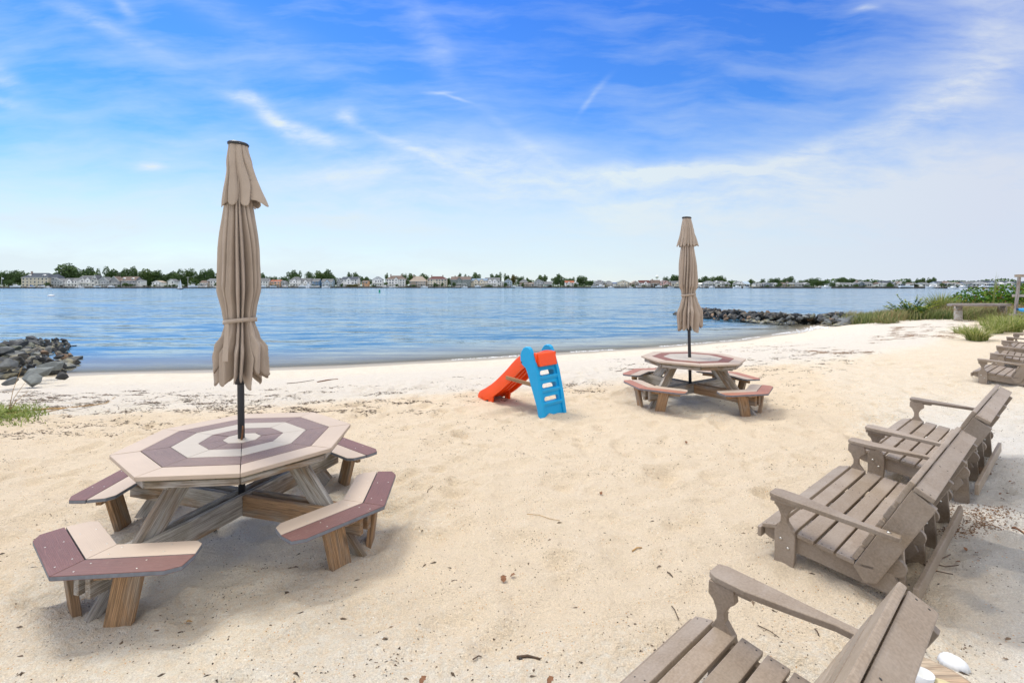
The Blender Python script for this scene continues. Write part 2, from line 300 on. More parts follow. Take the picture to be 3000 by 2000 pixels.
# ------------------------------------------------------------ mesh building
class MB:
    """collects primitives; every vertex keeps its own board's coordinates (attribute loc) so that grain follows the board"""
    def __init__(s): s.v = []; s.f = []; s.mi = []; s.lc = []; s.tint = []; s.sm = []
    def add(s, vs, fs, mtx=None, mi=0, smooth=False, tint=0.5, off=None):
        o = len(s.v); off = off or (random.uniform(0, 20), random.uniform(0, 20), random.uniform(0, 20))
        for p in vs:
            s.lc.append((p[0]+off[0], p[1]+off[1], p[2]+off[2]))
            s.v.append(tuple(mtx @ Vector(p)) if mtx is not None else tuple(p)); s.tint.append(tint)
        for f in fs:
            s.f.append([i+o for i in f]); s.mi.append(mi); s.sm.append(smooth)
    def addbm(s, bm, mtx=None, mi=0, smooth=False, facemi=None):
        bm.verts.ensure_lookup_table(); bm.verts.index_update()
        vs = [tuple(v.co) for v in bm.verts]; o = len(s.f)
        s.add(vs, [[v.index for v in f.verts] for f in bm.faces], mtx, mi, smooth)
        if facemi:
            for i, f in enumerate(bm.faces): s.mi[o+i] = facemi(f)
        bm.free()
    def box(s, size, mtx=None, bev=0.0, mi=0, seg=2, facemi=None):
        bm = bmesh.new(); bmesh.ops.create_cube(bm, size=1)
        bmesh.ops.scale(bm, vec=size, verts=bm.verts)
        if bev: bmesh.ops.bevel(bm, geom=bm.edges[:], offset=bev, segments=seg, affect='EDGES', profile=0.6)
        s.addbm(bm, mtx, mi, facemi=facemi)
    def prism(s, poly, z0, z1, mtx=None, bev=0.0, mi=0, seg=2, facemi=None):
        bm = bmesh.new()
        a = [bm.verts.new((x, y, z0)) for x, y in poly]; b = [bm.verts.new((x, y, z1)) for x, y in poly]
        k = len(poly); bm.faces.new(a[::-1]); bm.faces.new(b)
        for i in range(k): bm.faces.new((a[i], a[(i+1) % k], b[(i+1) % k], b[i]))
        bmesh.ops.recalc_face_normals(bm, faces=bm.faces)
        if bev:
            es = [e for e in bm.edges if (abs(e.verts[0].co.z-z0) < 1e-6) == (abs(e.verts[1].co.z-z0) < 1e-6) or True]
            es = [e for e in bm.edges if e.calc_face_angle(0) > 0.6]
            bmesh.ops.bevel(bm, geom=es, offset=bev, segments=seg, affect='EDGES', profile=0.6, clamp_overlap=True)
        s.addbm(bm, mtx, mi, facemi=facemi)
    def lathe(s, prof, k=16, mtx=None, mi=0, cap=True, smooth=True):
        vs = []; fs = []
        for r, z in prof:
            for i in range(k): vs.append((r*math.cos(2*math.pi*i/k), r*math.sin(2*math.pi*i/k), z))
        for j in range(len(prof)-1):
            for i in range(k): fs.append((j*k+i, j*k+(i+1) % k, (j+1)*k+(i+1) % k, (j+1)*k+i))
        if cap: fs.append(tuple(range(k))[::-1]); fs.append(tuple((len(prof)-1)*k+i for i in range(k)))
        s.add(vs, fs, mtx, mi, smooth)
    def tube(s, pts, rad, k=8, mi=0, tint=0.5, smooth=True):
        pts = [Vector(p) for p in pts]; rads = rad if isinstance(rad, (list, tuple)) else [rad]*len(pts)
        vs = []; fs = []
        for j, p in enumerate(pts):
            dd = (pts[min(j+1, len(pts)-1)]-pts[max(j-1, 0)]).normalized()
            up = Vector((0, 0, 1)) if abs(dd.z) < 0.9 else Vector((1, 0, 0))
            a = dd.cross(up).normalized(); b = dd.cross(a)
            for i in range(k):
                an = 2*math.pi*i/k; vs.append(tuple(p+(a*math.cos(an)+b*math.sin(an))*rads[j]))
        for j in range(len(pts)-1):
            for i in range(k): fs.append((j*k+i, j*k+(i+1) % k, (j+1)*k+(i+1) % k, (j+1)*k+i))
        fs.append(tuple(range(k))[::-1]); fs.append(tuple((len(pts)-1)*k+i for i in range(k)))
        s.add(vs, fs, None, mi, smooth, tint)
    def build(s, name, mats, parent=None, loc_=None, mesh_only=False):
        me = bpy.data.meshes.new(name); me.from_pydata(s.v, [], s.f)
        for m_ in (mats if isinstance(mats, (list, tuple)) else [mats]): me.materials.append(m_)
        me.polygons.foreach_set('material_index', s.mi); me.polygons.foreach_set('use_smooth', s.sm)
        at = me.attributes.new('loc', 'FLOAT_VECTOR', 'POINT'); at.data.foreach_set('vector', np.array(s.lc, dtype=np.float32).ravel())
        at = me.attributes.new('tint', 'FLOAT', 'POINT'); at.data.foreach_set('value', np.array(s.tint, dtype=np.float32))
        me.update()
        if mesh_only: return me
        return link(name, me, parent, loc_)
def link(name, me, parent=None, loc_=None):
    o = bpy.data.objects.new(name, me); C.objects.link(o)
    if parent is not None: o.parent = parent
    if loc_ is not None: o.location = loc_
    return o
def empty(name, loc_, rz=0, parent=None):
    o = bpy.data.objects.new(name, None); C.objects.link(o); o.location = loc_; o.rotation_euler = (0, 0, rz)
    o.empty_display_size = 0.1; return o
def tag(o, label=None, cat=None, group=None, kind=None):
    if label: o['label'] = label
    if cat: o['category'] = cat
    if group: o['group'] = group
    if kind: o['kind'] = kind
    return o
def copy_tree(o, parent=None):
    c = o.copy(); C.objects.link(c); c.parent = parent
    for ch in list(o.children): copy_tree(ch, c)
    return c
def frame(o, x, y=None, z=None):
    x = Vector(x).normalized()
    if z is None: z = x.cross(Vector(y)).normalized()
    else: z = Vector(z).normalized()
    y = z.cross(x).normalized(); z = x.cross(y)
    m = Matrix.Identity(4)
    for i, c_ in enumerate((x, y, z)):
        for j in range(3): m[j][i] = c_[j]
    m.translation = Vector(o); return m
def beam(mb, p0, p1, width, thick, up=(0, 0, 1), bev=0.004, mi=0, facemi=None):
    """board from p0 to p1; width lies along up (made square to the board), thick across it"""
    p0 = Vector(p0); p1 = Vector(p1); x = (p1-p0).normalized(); up = Vector(up); y = (up-x*up.dot(x)).normalized(); z = x.cross(y)
    m = Matrix.Identity(4)
    for i, c_ in enumerate((x, y, z)):
        for j in range(3): m[j][i] = c_[j]
    m.translation = (p0+p1)/2
    mb.box(((p1-p0).length, width, thick), m, bev, mi, facemi=facemi)
def px(u, v, dd): # point seen at photo pixel (u, v) lying dd below the eye
    y = F*dd/(v-HZ); return ((u-1500)/F*y, y, CAMZ-dd)

# ------------------------------------------------------------ terrain
_rng = np.random.RandomState(11)
def vnoise(x, y, seed):
    t = np.random.RandomState(seed).rand(256, 256)
    xi = np.floor(x).astype(int); yi = np.floor(y).astype(int); fx = x-xi; fy = y-yi
    fx = fx*fx*(3-2*fx); fy = fy*fy*(3-2*fy)
    a = t[xi % 256, yi % 256]; b = t[(xi+1) % 256, yi % 256]; c = t[xi % 256, (yi+1) % 256]; d_ = t[(xi+1) % 256, (yi+1) % 256]
    return (a*(1-fx)+b*fx)*(1-fy)+(c*(1-fx)+d_*fx)*fy
def fbm(x, y, s, seed, o=4, g_=0.5):
    r = 0; a = 1; tot = 0
    for i in range(o):
        r = r+a*vnoise(x*s+i*17.3, y*s-i*9.1, seed+i); tot += a; a *= g_; s *= 2.03
    return r/tot
SHORE = [(-90, 4), (-40, 7.5), (-20, 9.4), (-14, 10.2), (-9.6, 10.9), (-6.8, 11.3), (-4, 12.0), (-.89, 13.1), (1.58, 14.3), (4.16, 15.3), (8.3, 17.7), (11.3, 20.2), (13.6, 22.3), (15.2, 24.6), (18, 26.4), (22, 28.5), (28, 31.5), (40, 36), (90, 60)]
def sdist(x, y):
    best = np.full(np.shape(x), 1e9); sg = np.ones(np.shape(x))
    for (ax, ay_), (bx_, by_) in zip(SHORE[:-1], SHORE[1:]):
        dx, dy = bx_-ax, by_-ay_; L = dx*dx+dy*dy
        t = np.clip(((x-ax)*dx+(y-ay_)*dy)/L, 0, 1)
        dd = np.hypot(x-ax-t*dx, y-ay_-t*dy)
        cr = dx*(y-ay_)-dy*(x-ax)
        m = dd < best; best = np.where(m, dd, best); sg = np.where(m, np.where(cr > 0, -1, 1), sg)
    return best*sg          # positive on land
T1 = (-1.905, 3.443); T2 = (2.68, 7.24)
_pits = []
for _ in range(1500):
    a = _rng.rand(); 
    _pits.append((_rng.uniform(-7, 9), _rng.uniform(0.8, 12.5), _rng.uniform(0.06, 0.19), _rng.uniform(0.010, 0.034), _rng.uniform(0, 3.14), _rng.uniform(1.0, 2.1)))
def smooth(t): t = np.clip(t, 0, 1); return t*t*(3-2*t)
def hbase(x, y):
    s = sdist(x, y)
    h = WATER + np.where(s < 0, 0.11*s, 0.0) + (-WATER+0.0)*smooth(s/6.0)**0.85
    h = np.maximum(h, -3.0)
    h = h + 0.05*smooth((s-1.2)/1.5)*(1-smooth((s-3.0)/3.0))*(fbm(x, y, 0.35, 5, 2))
    # dune rising to the right, behind the benches and under the grass
    h = h + 0.22*smooth((x-9)/8)*smooth((s-0.4)/3) + 0.10*smooth((x-y*0.62-0.6)/1.5)*smooth((6.5-y)/3)
    h = h + 0.03*(fbm(x, y, 0.5, 21, 2)-0.5)*smooth(s/3)
    for tx, ty, dpt in ((T1[0], T1[1], -0.105), (T2[0], T2[1], -0.05)):
        h = h + dpt*np.exp(-((x-tx)**2+(y-ty)**2)/1.35**2)
    return h
def hfull(x, y):
    h = hbase(x, y); s = sdist(x, y)
    land = smooth((s-0.5)/2.0); tr = smooth((s-2.2)/2.5)
    h = h + land*(0.02*(fbm(x, y, 2.2, 31, 3)-0.5) + tr*0.028*(fbm(x, y, 5.5, 41, 3)-0.5) + tr*0.022*(fbm(x, y, 14, 51, 3)-0.5))
    rd = 1-np.abs(2*fbm(x*0.7+y*0.6, y*1.2-x*0.5, 3.0, 61, 3)-1); h = h + tr*0.024*(rd**3-0.3)
    for cx_, cy_, r_, dp_, an, asp in _pits:
        i0, i1 = np.searchsorted(x[0], [cx_-r_*3, cx_+r_*3]); j0, j1 = np.searchsorted(y[:, 0], [cy_-r_*3, cy_+r_*3])
        if i0 >= i1 or j0 >= j1: continue
        m = (slice(j0, j1), slice(i0, i1)); dx = x[m]-cx_; dy = y[m]-cy_
        u = (dx*math.cos(an)+dy*math.sin(an))/asp; v_ = -dx*math.sin(an)+dy*math.cos(an)
        q = (u*u+v_*v_)/(r_*r_)
        h[m] = h[m] + tr[m]*dp_*(-np.exp(-(q*1.5)**2)+0.5*np.exp(-(np.sqrt(q)-1.1)**2*14)*(0.6+0.4*u/r_))
    return h
def hz(x, y):
    i = min(max(int(np.searchsorted(GX, x))-1, 0), len(GX)-2); j = min(max(int(np.searchsorted(GY, y))-1, 0), len(GY)-2)
    a = (x-GX[i])/(GX[i+1]-GX[i]); b = (y-GY[j])/(GY[j+1]-GY[j])
    return float((GZ[j, i]*(1-a)+GZ[j, i+1]*a)*(1-b)+(GZ[j+1, i]*(1-a)+GZ[j+1, i+1]*a)*b)
def axis(segs):
    r = []
    for a, b, st_ in segs: r += list(np.arange(a, b, st_))
    r.append(segs[-1][1]); return np.array(r)
def gridmesh(name, xs, ys, Z, attrs, m):
    nx, ny = len(xs), len(ys)
    X, Y = np.meshgrid(xs, ys); co = np.stack([X.ravel(), Y.ravel(), Z.ravel()], 1).astype(np.float32)
    i = np.arange((ny-1)*(nx-1)); r_ = i//(nx-1); c_ = i % (nx-1); b = r_*nx+c_
    idx = np.stack([b, b+1, b+nx+1, b+nx], 1).astype(np.int32)
    me = bpy.data.meshes.new(name); me.vertices.add(len(co)); me.vertices.foreach_set('co', co.ravel())
    me.loops.add(idx.size); me.loops.foreach_set('vertex_index', idx.ravel())
    me.polygons.add(len(idx)); me.polygons.foreach_set('loop_start', np.arange(0, idx.size, 4, dtype=np.int32)); me.polygons.foreach_set('loop_total', np.full(len(idx), 4, np.int32))
    me.polygons.foreach_set('use_smooth', np.ones(len(idx), bool))
    me.update(calc_edges=True)
    for k, a in attrs.items():
        at = me.attributes.new(k, 'FLOAT', 'POINT'); at.data.foreach_set('value', a.ravel().astype(np.float32))
    me.materials.append(m); return link(name, me)
xs = axis([(-90, -20, 2.0), (-20, -8, 0.3), (-8, -4.5, 0.06), (-4.5, 5.0, 0.03), (5.0, 9, 0.06), (9, 24, 0.2), (24, 90, 2.0)])
ys = axis([(-30, 0, 1.5), (0, 1.2, 0.15), (1.2, 8.0, 0.03), (8, 14, 0.06), (14, 32, 0.2), (32, 62, 1.5)])
X, Y = np.meshgrid(xs, ys); S = sdist(X, Y); Zs = hfull(X, Y); GX, GY, GZ, GS = xs, ys, Zs, S
def sd1(x, y): return float(GS[min(int(np.searchsorted(GY, y)), len(GY)-1), min(int(np.searchsorted(GX, x)), len(GX)-1)])
coarse = np.clip(1.05*smooth((S-4.6)/1.4)*(1-smooth((Y*-1+3.0)/1.6)*0.75) * (0.35+1.0*fbm(X, Y, 0.7, 71, 3)) * (1-0.8*smooth((X-1.4-0.35*Y)/1.5)), 0, 1)
coarse = np.clip(coarse + 0.45*smooth((S-4.4)/1.2)*(1-smooth((S-7.5)/3.0)), 0, 1)
coarse = coarse*(1-0.85*np.exp(-((X-T1[0])**2+(Y-T1[1])**2)/1.1**2))*(1-0.85*np.exp(-((X-T2[0])**2+(Y-T2[1])**2)/1.0**2))
white = np.clip(smooth((S-1.4)/1.2)*(1-smooth((S-4.6+1.0*(fbm(X, Y, 0.6, 81, 3)-0.5))/0.9)) , 0, 1)
wet = np.clip(1-smooth((S-0.05-0.35*fbm(X, Y, 0.6, 91, 2))/0.25), 0, 1)
pale = smooth((X-0.72*Y-0.25)/0.7)*smooth((8-Y)/4)
damp = smooth((fbm(X*1.0, Y*1.0, 2.6, 101, 3)-0.50)/0.07)*smooth((X-0.82*Y-0.12)/0.3)*smooth((4.5-Y)/1.5)*0.8
gridmesh('sand', xs, ys, Zs, dict(coarse=coarse, white=white, wet=wet, damp=damp, pale=pale), M['sand'])['kind'] = 'structure'
xs = axis([(-6000, -400, 400), (-400, -40, 20), (-40, 40, 0.4), (40, 400, 20), (400, 6001, 400)])
ys = axis([(2, 10, 0.5), (10, 30, 0.2), (30, 60, 1.0), (60, 400, 20), (400, 9001, 400)])
X, Y = np.meshgrid(xs, ys); dpt = WATER-hbase(X, Y); Zw = np.full(X.shape, WATER)
dpt = np.where((Y > 60) | (np.abs(X) > 88), 3.0, dpt)
gridmesh('water', xs, ys, Zw, dict(depth=np.clip(dpt, 0, 3)), M['water'])['kind'] = 'structure'
# seabed far below, so nothing shows through
# foam of the small wave breaking in the corner by the right groin
mb = MB()
pts = [px(u, v, 1.945) for u, v in ((2300, 979), (2325, 975), (2350, 971), (2375, 966.5), (2395, 962), (2412, 959))]
for i in range(len(pts)-1):
    a, b = Vector(pts[i]), Vector(pts[i+1])
    for k in range(34):
        p = a.lerp(b, random.random()); r_ = random.uniform(0.015, 0.04)*(0.5+i*0.2)
        q = Vector((p.x+random.gauss(0, .06), p.y+random.gauss(0, 0.10+0.05*i), WATER+random.uniform(0.0, 0.05)))
        mb.lathe([(r_*1.4, 0), (r_, r_*.5), (r_*.4, r_*.75)], 6, Matrix.Translation(q))
for k in range(1500):   # thin broken line of froth along the water's edge
    i = random.randrange(5, len(SHORE)-7); a, b = SHORE[i], SHORE[i+1]; t_ = random.random()
    x_, y_ = a[0]+(b[0]-a[0])*t_, a[1]+(b[1]-a[1])*t_
    if vnoise(np.array([x_*0.9]), np.array([2.0]), 9)[0] < 0.45: continue
    r_ = random.uniform(0.006, 0.02)
    mb.lathe([(r_*1.5, 0), (r_, r_*.4), (r_*.3, r_*.6)], 5, Matrix.Translation((x_+random.gauss(0, .02), y_+random.gauss(0.05, .04), WATER+0.002)))
tag(mb.build('foam', M['foam']), 'white foam of a small wave at the water edge', 'foam', kind='stuff')

# ------------------------------------------------------------ octagonal picnic tables
def octv(r, k): return Vector((r*math.cos(k*math.pi/4), r*math.sin(k*math.pi/4), 0))
def make_table(root, second):
    TOP = 0.60; rings = [0.74, 0.578, 0.418, 0.262, 0.12]
    mats = [M['tan'], M['red'] if second else M['plum'], M['cream']]
    order = [0, 1, 2, 2, 2] if second else [0, 1, 2, 1, 2]
    mb = MB(); c22 = math.cos(math.pi/8)
    for r in range(4):
        ro, ri = rings[r], rings[r+1]
        for k in range(8):
            a, b = octv(ro, k), octv(ro, k+1); c, d_ = octv(ri, k+1), octv(ri, k)
            mid = (a+b)/2; x = (b-a).normalized(); y = -mid.normalized()
            wdt = (ro-ri)*c22; gap = 0.0022 if (k % 2) else 0.0012
            L1 = (b-a).length/2-gap; L2 = (c-d_).length/2-gap
            dz = random.uniform(-0.0012, 0.0012)
            m = frame(mid, x, z=(0, 0, 1))
            lx = m.inverted() @ Vector((0, 0, 0)); sg = 1 if lx.y > 0 else -1
            poly = [(-L1, 0.0015*sg), (L1, 0.0015*sg), (L2, sg*(wdt-0.0015)), (-L2, sg*(wdt-0.0015))]
            if sg < 0: poly = poly[::-1]
            m.translation = mid+Vector((0, 0, TOP-0.026+dz))
            mb.prism(poly, 0, 0.026, m, 0.0045 if r == 0 else 0.0018, order[r])
    mb.prism([tuple(octv(rings[4]-0.002, k))[:2] for k in range(8)], TOP-0.026, TOP, None, 0.002, 2)
    mb.build('tabletop', mats, root)
    mb = MB()       # mossy decking ends under the top
    for k in range(8):
        a, b = octv(0.70, k), octv(0.70, k+1); nseg = 4
        for i in range(nseg):
            p, q = a.lerp(b, i/nseg+0.004), a.lerp(b, (i+1)/nseg-0.008)
            h = Vector((0, 0, TOP-0.037)); beam(mb, p*0.965+h, q*0.965+h, 0.018, 0.035, bev=0.004)
        mb.prism([tuple(octv(0.66, j))[:2] for j in range(8)], TOP-0.046, TOP-0.028) if k == 0 else None
    mb.build('decking', M['mossy'], root)
    mb = MB()
    for k in range(8):
        a, b = octv(0.672, k), octv(0.672, k+1); h = Vector((0, 0, TOP-0.067)); beam(mb, (a+h), (b+h), 0.038, 0.038, bev=0.004)
    for ph in (45, 135):
        dv_ = Vector((math.cos(R(ph)), math.sin(R(ph)), 0)); tv = Vector((-dv_.y, dv_.x, 0)); z_ = TOP-0.084-(0.003 if ph == 135 else 0)
        for s_ in (-1, 1): beam(mb, -dv_*0.60+tv*s_*0.058+Vector((0, 0, z_)), dv_*0.60+tv*s_*0.058+Vector((0, 0, z_)), 0.072, 0.036)
    mb.build('top_frame', M['wood'], root)
    BZ = 0.155
    for ph in (45, 135):
        dv_ = Vector((math.cos(R(ph)), math.sin(R(ph)), 0)); tv = Vector((-dv_.y, dv_.x, 0))
        for s_ in (-1, 1):
            if ph == 45:
                mb = MB(); o_ = tv*s_*0.042+Vector((0, 0, BZ)); beam(mb, -dv_*1.0+o_, dv_*1.0+o_, 0.14, 0.037)
                mb.build('beam', M['wood'], root)
            else:
                for e in (-1, 1):
                    mb = MB(); o_ = tv*s_*0.042+Vector((0, 0, BZ-0.002)); beam(mb, dv_*e*0.064+o_, dv_*e*1.0+o_, 0.138, 0.037)
                    mb.build('beam', M['wood' if e > 0 else 'woodbrown'], root)
    DK = M['redseat'] if second else M['plumseat']
    for bi, ph in enumerate((45, 135, 225, 315)):
        dv_ = Vector((math.cos(R(ph)), math.sin(R(ph)), 0)); tv = Vector((-dv_.y, dv_.x, 0))
        mb = MB(); beam(mb, dv_*0.40+Vector((0, 0, TOP-0.055)), dv_*1.05+Vector((0, 0, -0.24)), 0.135, 0.037, up=dv_)
        leg = mb.build('leg', M['wood'], root)
        seat = MB(); sub = MB(); scr = seat
        for sd_ in (-1, 1):
            na = R(ph+sd_*22.5); nv = Vector((math.cos(na), math.sin(na), 0)); lv = Vector((-nv.y, nv.x, 0))*(-sd_)   # towards the bend
            m = frame((0, 0, 0), lv, z=(0, 0, 1)); sy = 1 if (m.inverted() @ nv).y > 0 else -1
            t22 = math.tan(math.pi/8)
            for (n0, n1, mi, e0, e1) in ((0.767, 0.905, 0, -0.125, -0.155), (0.911, 1.052, 1, -0.158, -0.120)):
                g_ = 0.0015
                poly = [(e0+0.03 if mi == 0 else e0, n0), (n0*t22-g_, n0), (n1*t22-g_, n1), (e1+0.035 if mi == 1 else e1, n1)]
                if mi == 0: poly.insert(0, (e0-0.012, n0+0.035))
                else: poly.append((e1-0.03, n1-0.035))
                pl = [(x_, y_*sy) for x_, y_ in poly]
                if sy < 0: pl = pl[::-1]
                mm = m.copy(); mm.translation = Vector((0, 0, 0.245))
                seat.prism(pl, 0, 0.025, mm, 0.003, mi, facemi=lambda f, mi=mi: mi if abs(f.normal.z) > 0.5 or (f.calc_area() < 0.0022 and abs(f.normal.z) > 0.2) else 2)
            for n_, s0 in ((0.80, 0.02), (0.87, 0.02), (0.945, 0.06), (1.02, 0.06), (0.80, 0.27), (0.87, 0.29), (0.95, 0.32), (1.02, 0.35)):
                p = m @ Vector((s0, n_*sy, 0.2702)); scr.lathe([(0.005, 0), (0.004, 0.001)], 6, Matrix.Translation(p), 3)
            # carrying board and short leg under each wing
            p0 = nv*0.90+lv*(-0.06)+Vector((0, 0, 0.216)); p1 = nv*0.90+lv*0.33+Vector((0, 0, 0.216))
            beam(sub, p0, p1, 0.054, 0.036)
            beam(sub, nv*0.79+lv*0.22+Vector((0, 0, 0.231)), nv*1.02+lv*0.22+Vector((0, 0, 0.231)), 0.022, 0.085)
            lg = MB(); a = nv*0.95+lv*0.13; b = nv*0.90+lv*0.265
            beam(lg, a+Vector((0, 0, 0.244)), b+Vector((0, 0, -0.3)), 0.13, 0.038, up=lv)
            lg.build('leg', M['woodbrown'], root)
        so_ = seat.build('bench_seat', [M['tan'], DK, M['greyedge'], M['bolt']], root)
        if not second and bi == 1: so_['label'] = 'bench with a redder outer board'
        sub.build('seat_brace', M['woodbrown'], root)
def f_table(loc2, rz, second, label):
    t = empty('picnic_table', (*loc2, 0), rz); make_table(t, second)
    tag(t, label, 'picnic table', 'octagonal picnic tables on the sand'); return t
f_table(T1, R(28.2), False, 'octagonal picnic table with plum and tan ringed top, nearest on the left')
t2_ = f_table(T2, R(-11.6), True, 'octagonal picnic table with one russet ring, further off beside the blue and orange slide')
t2_.location.z = 0.015

# ------------------------------------------------------------ closed umbrellas
def make_umbrella(loc3, lean, seed, flap, vent0, tie, bot, top, skirt, label):
    rnd = random.Random(seed)
    root = empty('patio_umbrella', loc3); root.rotation_euler = (0, R(lean), 0)
    mb = MB(); mb.lathe([(0.019, 0.12), (0.0225, 0.121), (0.0225, 0.93), (0.0225, top-0.03)], 20, None); mb.build('pole', M['pole'], root)
    mb = MB(); mb.lathe([(0.024, bot-0.06), (0.037, bot-0.058), (0.037, bot+0.05), (0.03, bot+0.1)], 20)
    mb.build('slider', M['pole'], root)
    mb = MB(); mb.lathe([(0.0, -0.012), (0.066, -0.012), (0.07, 0), (0.06, 0.010), (0.025, 0.016)], 24, Matrix.Translation((0, 0, top)) @ Matrix.Rotation(R(5), 4, 'Y')); mb.build('cap', M['pole'], root)
    K = 420
    def surf(z0, z1, prof, nf, depth, nz, twist, edge, extra, sd_):
        rr = random.Random(sd_); phs = [rr.uniform(-0.09, 0.09) for _ in range(nf)]; amp = [rr.uniform(0.7, 1.25) for _ in range(nf)]
        amp2 = [rr.uniform(0, 0.9) for _ in range(nf)]; wds = [rr.uniform(.4, 1.7) for _ in range(nf)]; exs = [rr.choice((.38, .45, .8, 1.15)) for _ in range(nf)]; cum = np.concatenate([[0], np.cumsum(wds)/sum(wds)])
        vs = []; fs = []
        for j in range(nz+1):
            t = j/nz
            for i in range(K):
                th = 2*math.pi*i/K
                thf = th+twist*math.sin(t*2.6+sd_)+0.05*math.sin(t*7+i*0.05)
                q = (thf/(2*math.pi)+0.012*math.sin(t*5+sd_)) % 1.0; kf = min(int(np.searchsorted(cum, q, side='right'))-1, nf-1); fr = (q-cum[kf])/(cum[kf+1]-cum[kf])
                fr = min(1, max(0, fr+phs[kf]*math.sin(math.pi*fr)*2))
                fold = abs(math.sin(math.pi*fr**(1.35 if kf % 2 else .75)))**exs[kf]          # rounded pleat, sharp valley
                fold2 = 0.45*amp2[kf]*abs(math.sin(math.pi*fr*2+t*2))
                dd_ = depth(t)*amp[kf]*min(1.5, .55+.5*wds[kf])
                rad = prof(t)*(1-dd_*(1-fold)-dd_*0.5*fold2*math.sin(math.pi*fr))
                rad *= 1+extra(th, t)
                zb = z1+edge(fr, kf, t)
                z = z0+(zb-z0)*t
                rad += 0.0010*math.sin(th*23+z*31+sd_)*math.sin(z*17+th*5)*t; vs.append((rad*math.cos(th), rad*math.sin(th), z))
        for j in range(nz):
            for i in range(K): fs.append((j*K+i, (j+1)*K+i, (j+1)*K+(i+1) % K, j*K+(i+1) % K))
        return vs, fs
    def ang(th, c, w_): dd_ = (th-c+math.pi) % (2*math.pi)-math.pi; return math.exp(-(dd_/w_)**2)
    def lerpp(pts):
        def f(t):
            for (a, ra), (b, rb) in zip(pts[:-1], pts[1:]):
                if t <= b: q = (t-a)/(b-a); q = q*q*(3-2*q)*0.5+q*0.5; return ra+(rb-ra)*q
            return pts[-1][1]
        return f
    ztop = top-0.012; tt = (ztop-tie)/(ztop-bot)
    mb = MB()
    prof = lerpp([(0, 0.055), (0.2, 0.082), (0.45, 0.132), (0.62, 0.142), (tt-0.06, 0.113), (tt, 0.098), (tt+0.08, 0.135), (tt+0.5*(1-tt), 0.18), (1, skirt)])
    vs, fs = surf(ztop, bot, prof, 16, lambda t: 0.20+0.32*min(1, t*1.6)+0.14*min(1, max(0, (t-tt)*6)), 90, 0.35,
        lambda fr, k, t: (0.06-0.09*math.sin(math.pi*fr)**.8+0.045*math.sin(k*2.3)+0.025*math.sin(k*5.1))*smooth(np.array(t)), lambda th, t: 0.22*ang(th, -0.15, 0.5)*max(0, (t-tt)/(1-tt)) + 0.05*math.sin(3*th+seed)*t, seed)
    mb.add(vs, fs, None, 0, True); cn = mb.build('canopy', M['fabric'], root)
    md = cn.modifiers.new('cloth', 'SOLIDIFY'); md.thickness = 0.003; md.offset = -1
    mb = MB()
    vent = lerpp([(0, 0.062), (0.35, 0.085), (1, 0.118)])
    vs, fs = surf(ztop+0.003, vent0, vent, 11, lambda t: 0.12+0.28*t, 40, 0.15,
        lambda fr, k, t: (0.028-0.045*math.sin(math.pi*fr))*smooth(np.array(t))*(1.0), lambda th, t: flap[1]*ang(th, flap[0], 0.30)*t**1.1 + flap[3]*ang(th, flap[2], 0.3)*t**1.5, seed+5)
    mb.add(vs, fs, None, 0, True); cn = mb.build('canopy_vent', M['fabric'], root)
    md = cn.modifiers.new('cloth', 'SOLIDIFY'); md.thickness = 0.003; md.offset = -1
    mb = MB(); vs = []; fs = []
    for i in range(48):
        th = 2*math.pi*i/48; rr = 0.102+0.004*math.sin(th*7+seed)
        zc = tie+0.012*math.sin(th+2)
        for dr, dz in ((0, -.014), (0.004, -.014), (0.004, .014), (0, .014)): vs.append(((rr+dr)*math.cos(th), (rr+dr)*math.sin(th), zc+dz))
    for i in range(48):
        for q in range(4): fs.append((i*4+q, ((i+1) % 48)*4+q, ((i+1) % 48)*4+(q+1) % 4, i*4+(q+1) % 4))
    mb.add(vs, fs, None, 0, True)
    if seed == 3: mb.prism([(-0.02, -0.25), (0.02, -0.25), (0.012, 0.0), (-0.012, 0.0)], 0, 0.004, frame((-0.0, -0.155, tie-0.01), (1, 0, 0), z=(0, -1, 0.12)), 0.001)
    mb.build('tie_strap', M['fabric'], root)
    if seed == 4:
        mb = MB(); mb.tube([(0.03, 0, bot-0.005), (0.075, -0.02, bot-0.01), (0.08, -0.02, bot-0.03)], 0.008); mb.build('crank_handle', M['bolt'], root)
    tag(root, label, 'umbrella', 'closed umbrellas standing in the picnic tables'); return root
make_umbrella((T1[0]+0.0, T1[1], 0), -0.6, 3, (-0.10, 0.95, 2.9, 0.05), 2.24, 1.425, 1.04, 2.672, 0.175, 'closed taupe umbrella in the near left table, tall against the sky')
make_umbrella((T2[0]-0.03, T2[1], 0), -1.2, 4, (0.0, 0.50, 3.14, 0.42), 2.27, 1.54, 1.07, 2.685, 0.165, 'closed taupe umbrella in the russet ringed table, in front of the right rock groin')
mb = MB(); mb.tube([(-1.885+0.0, 3.40, 0.60), (-1.875, 3.395, 0.66), (-1.872, 3.39, 0.70)], [0.007, 0.006, 0.004])
tag(mb.build('twig', M['leafdry']), 'short brown twig standing in the umbrella hole of the plum ringed table', 'twig')

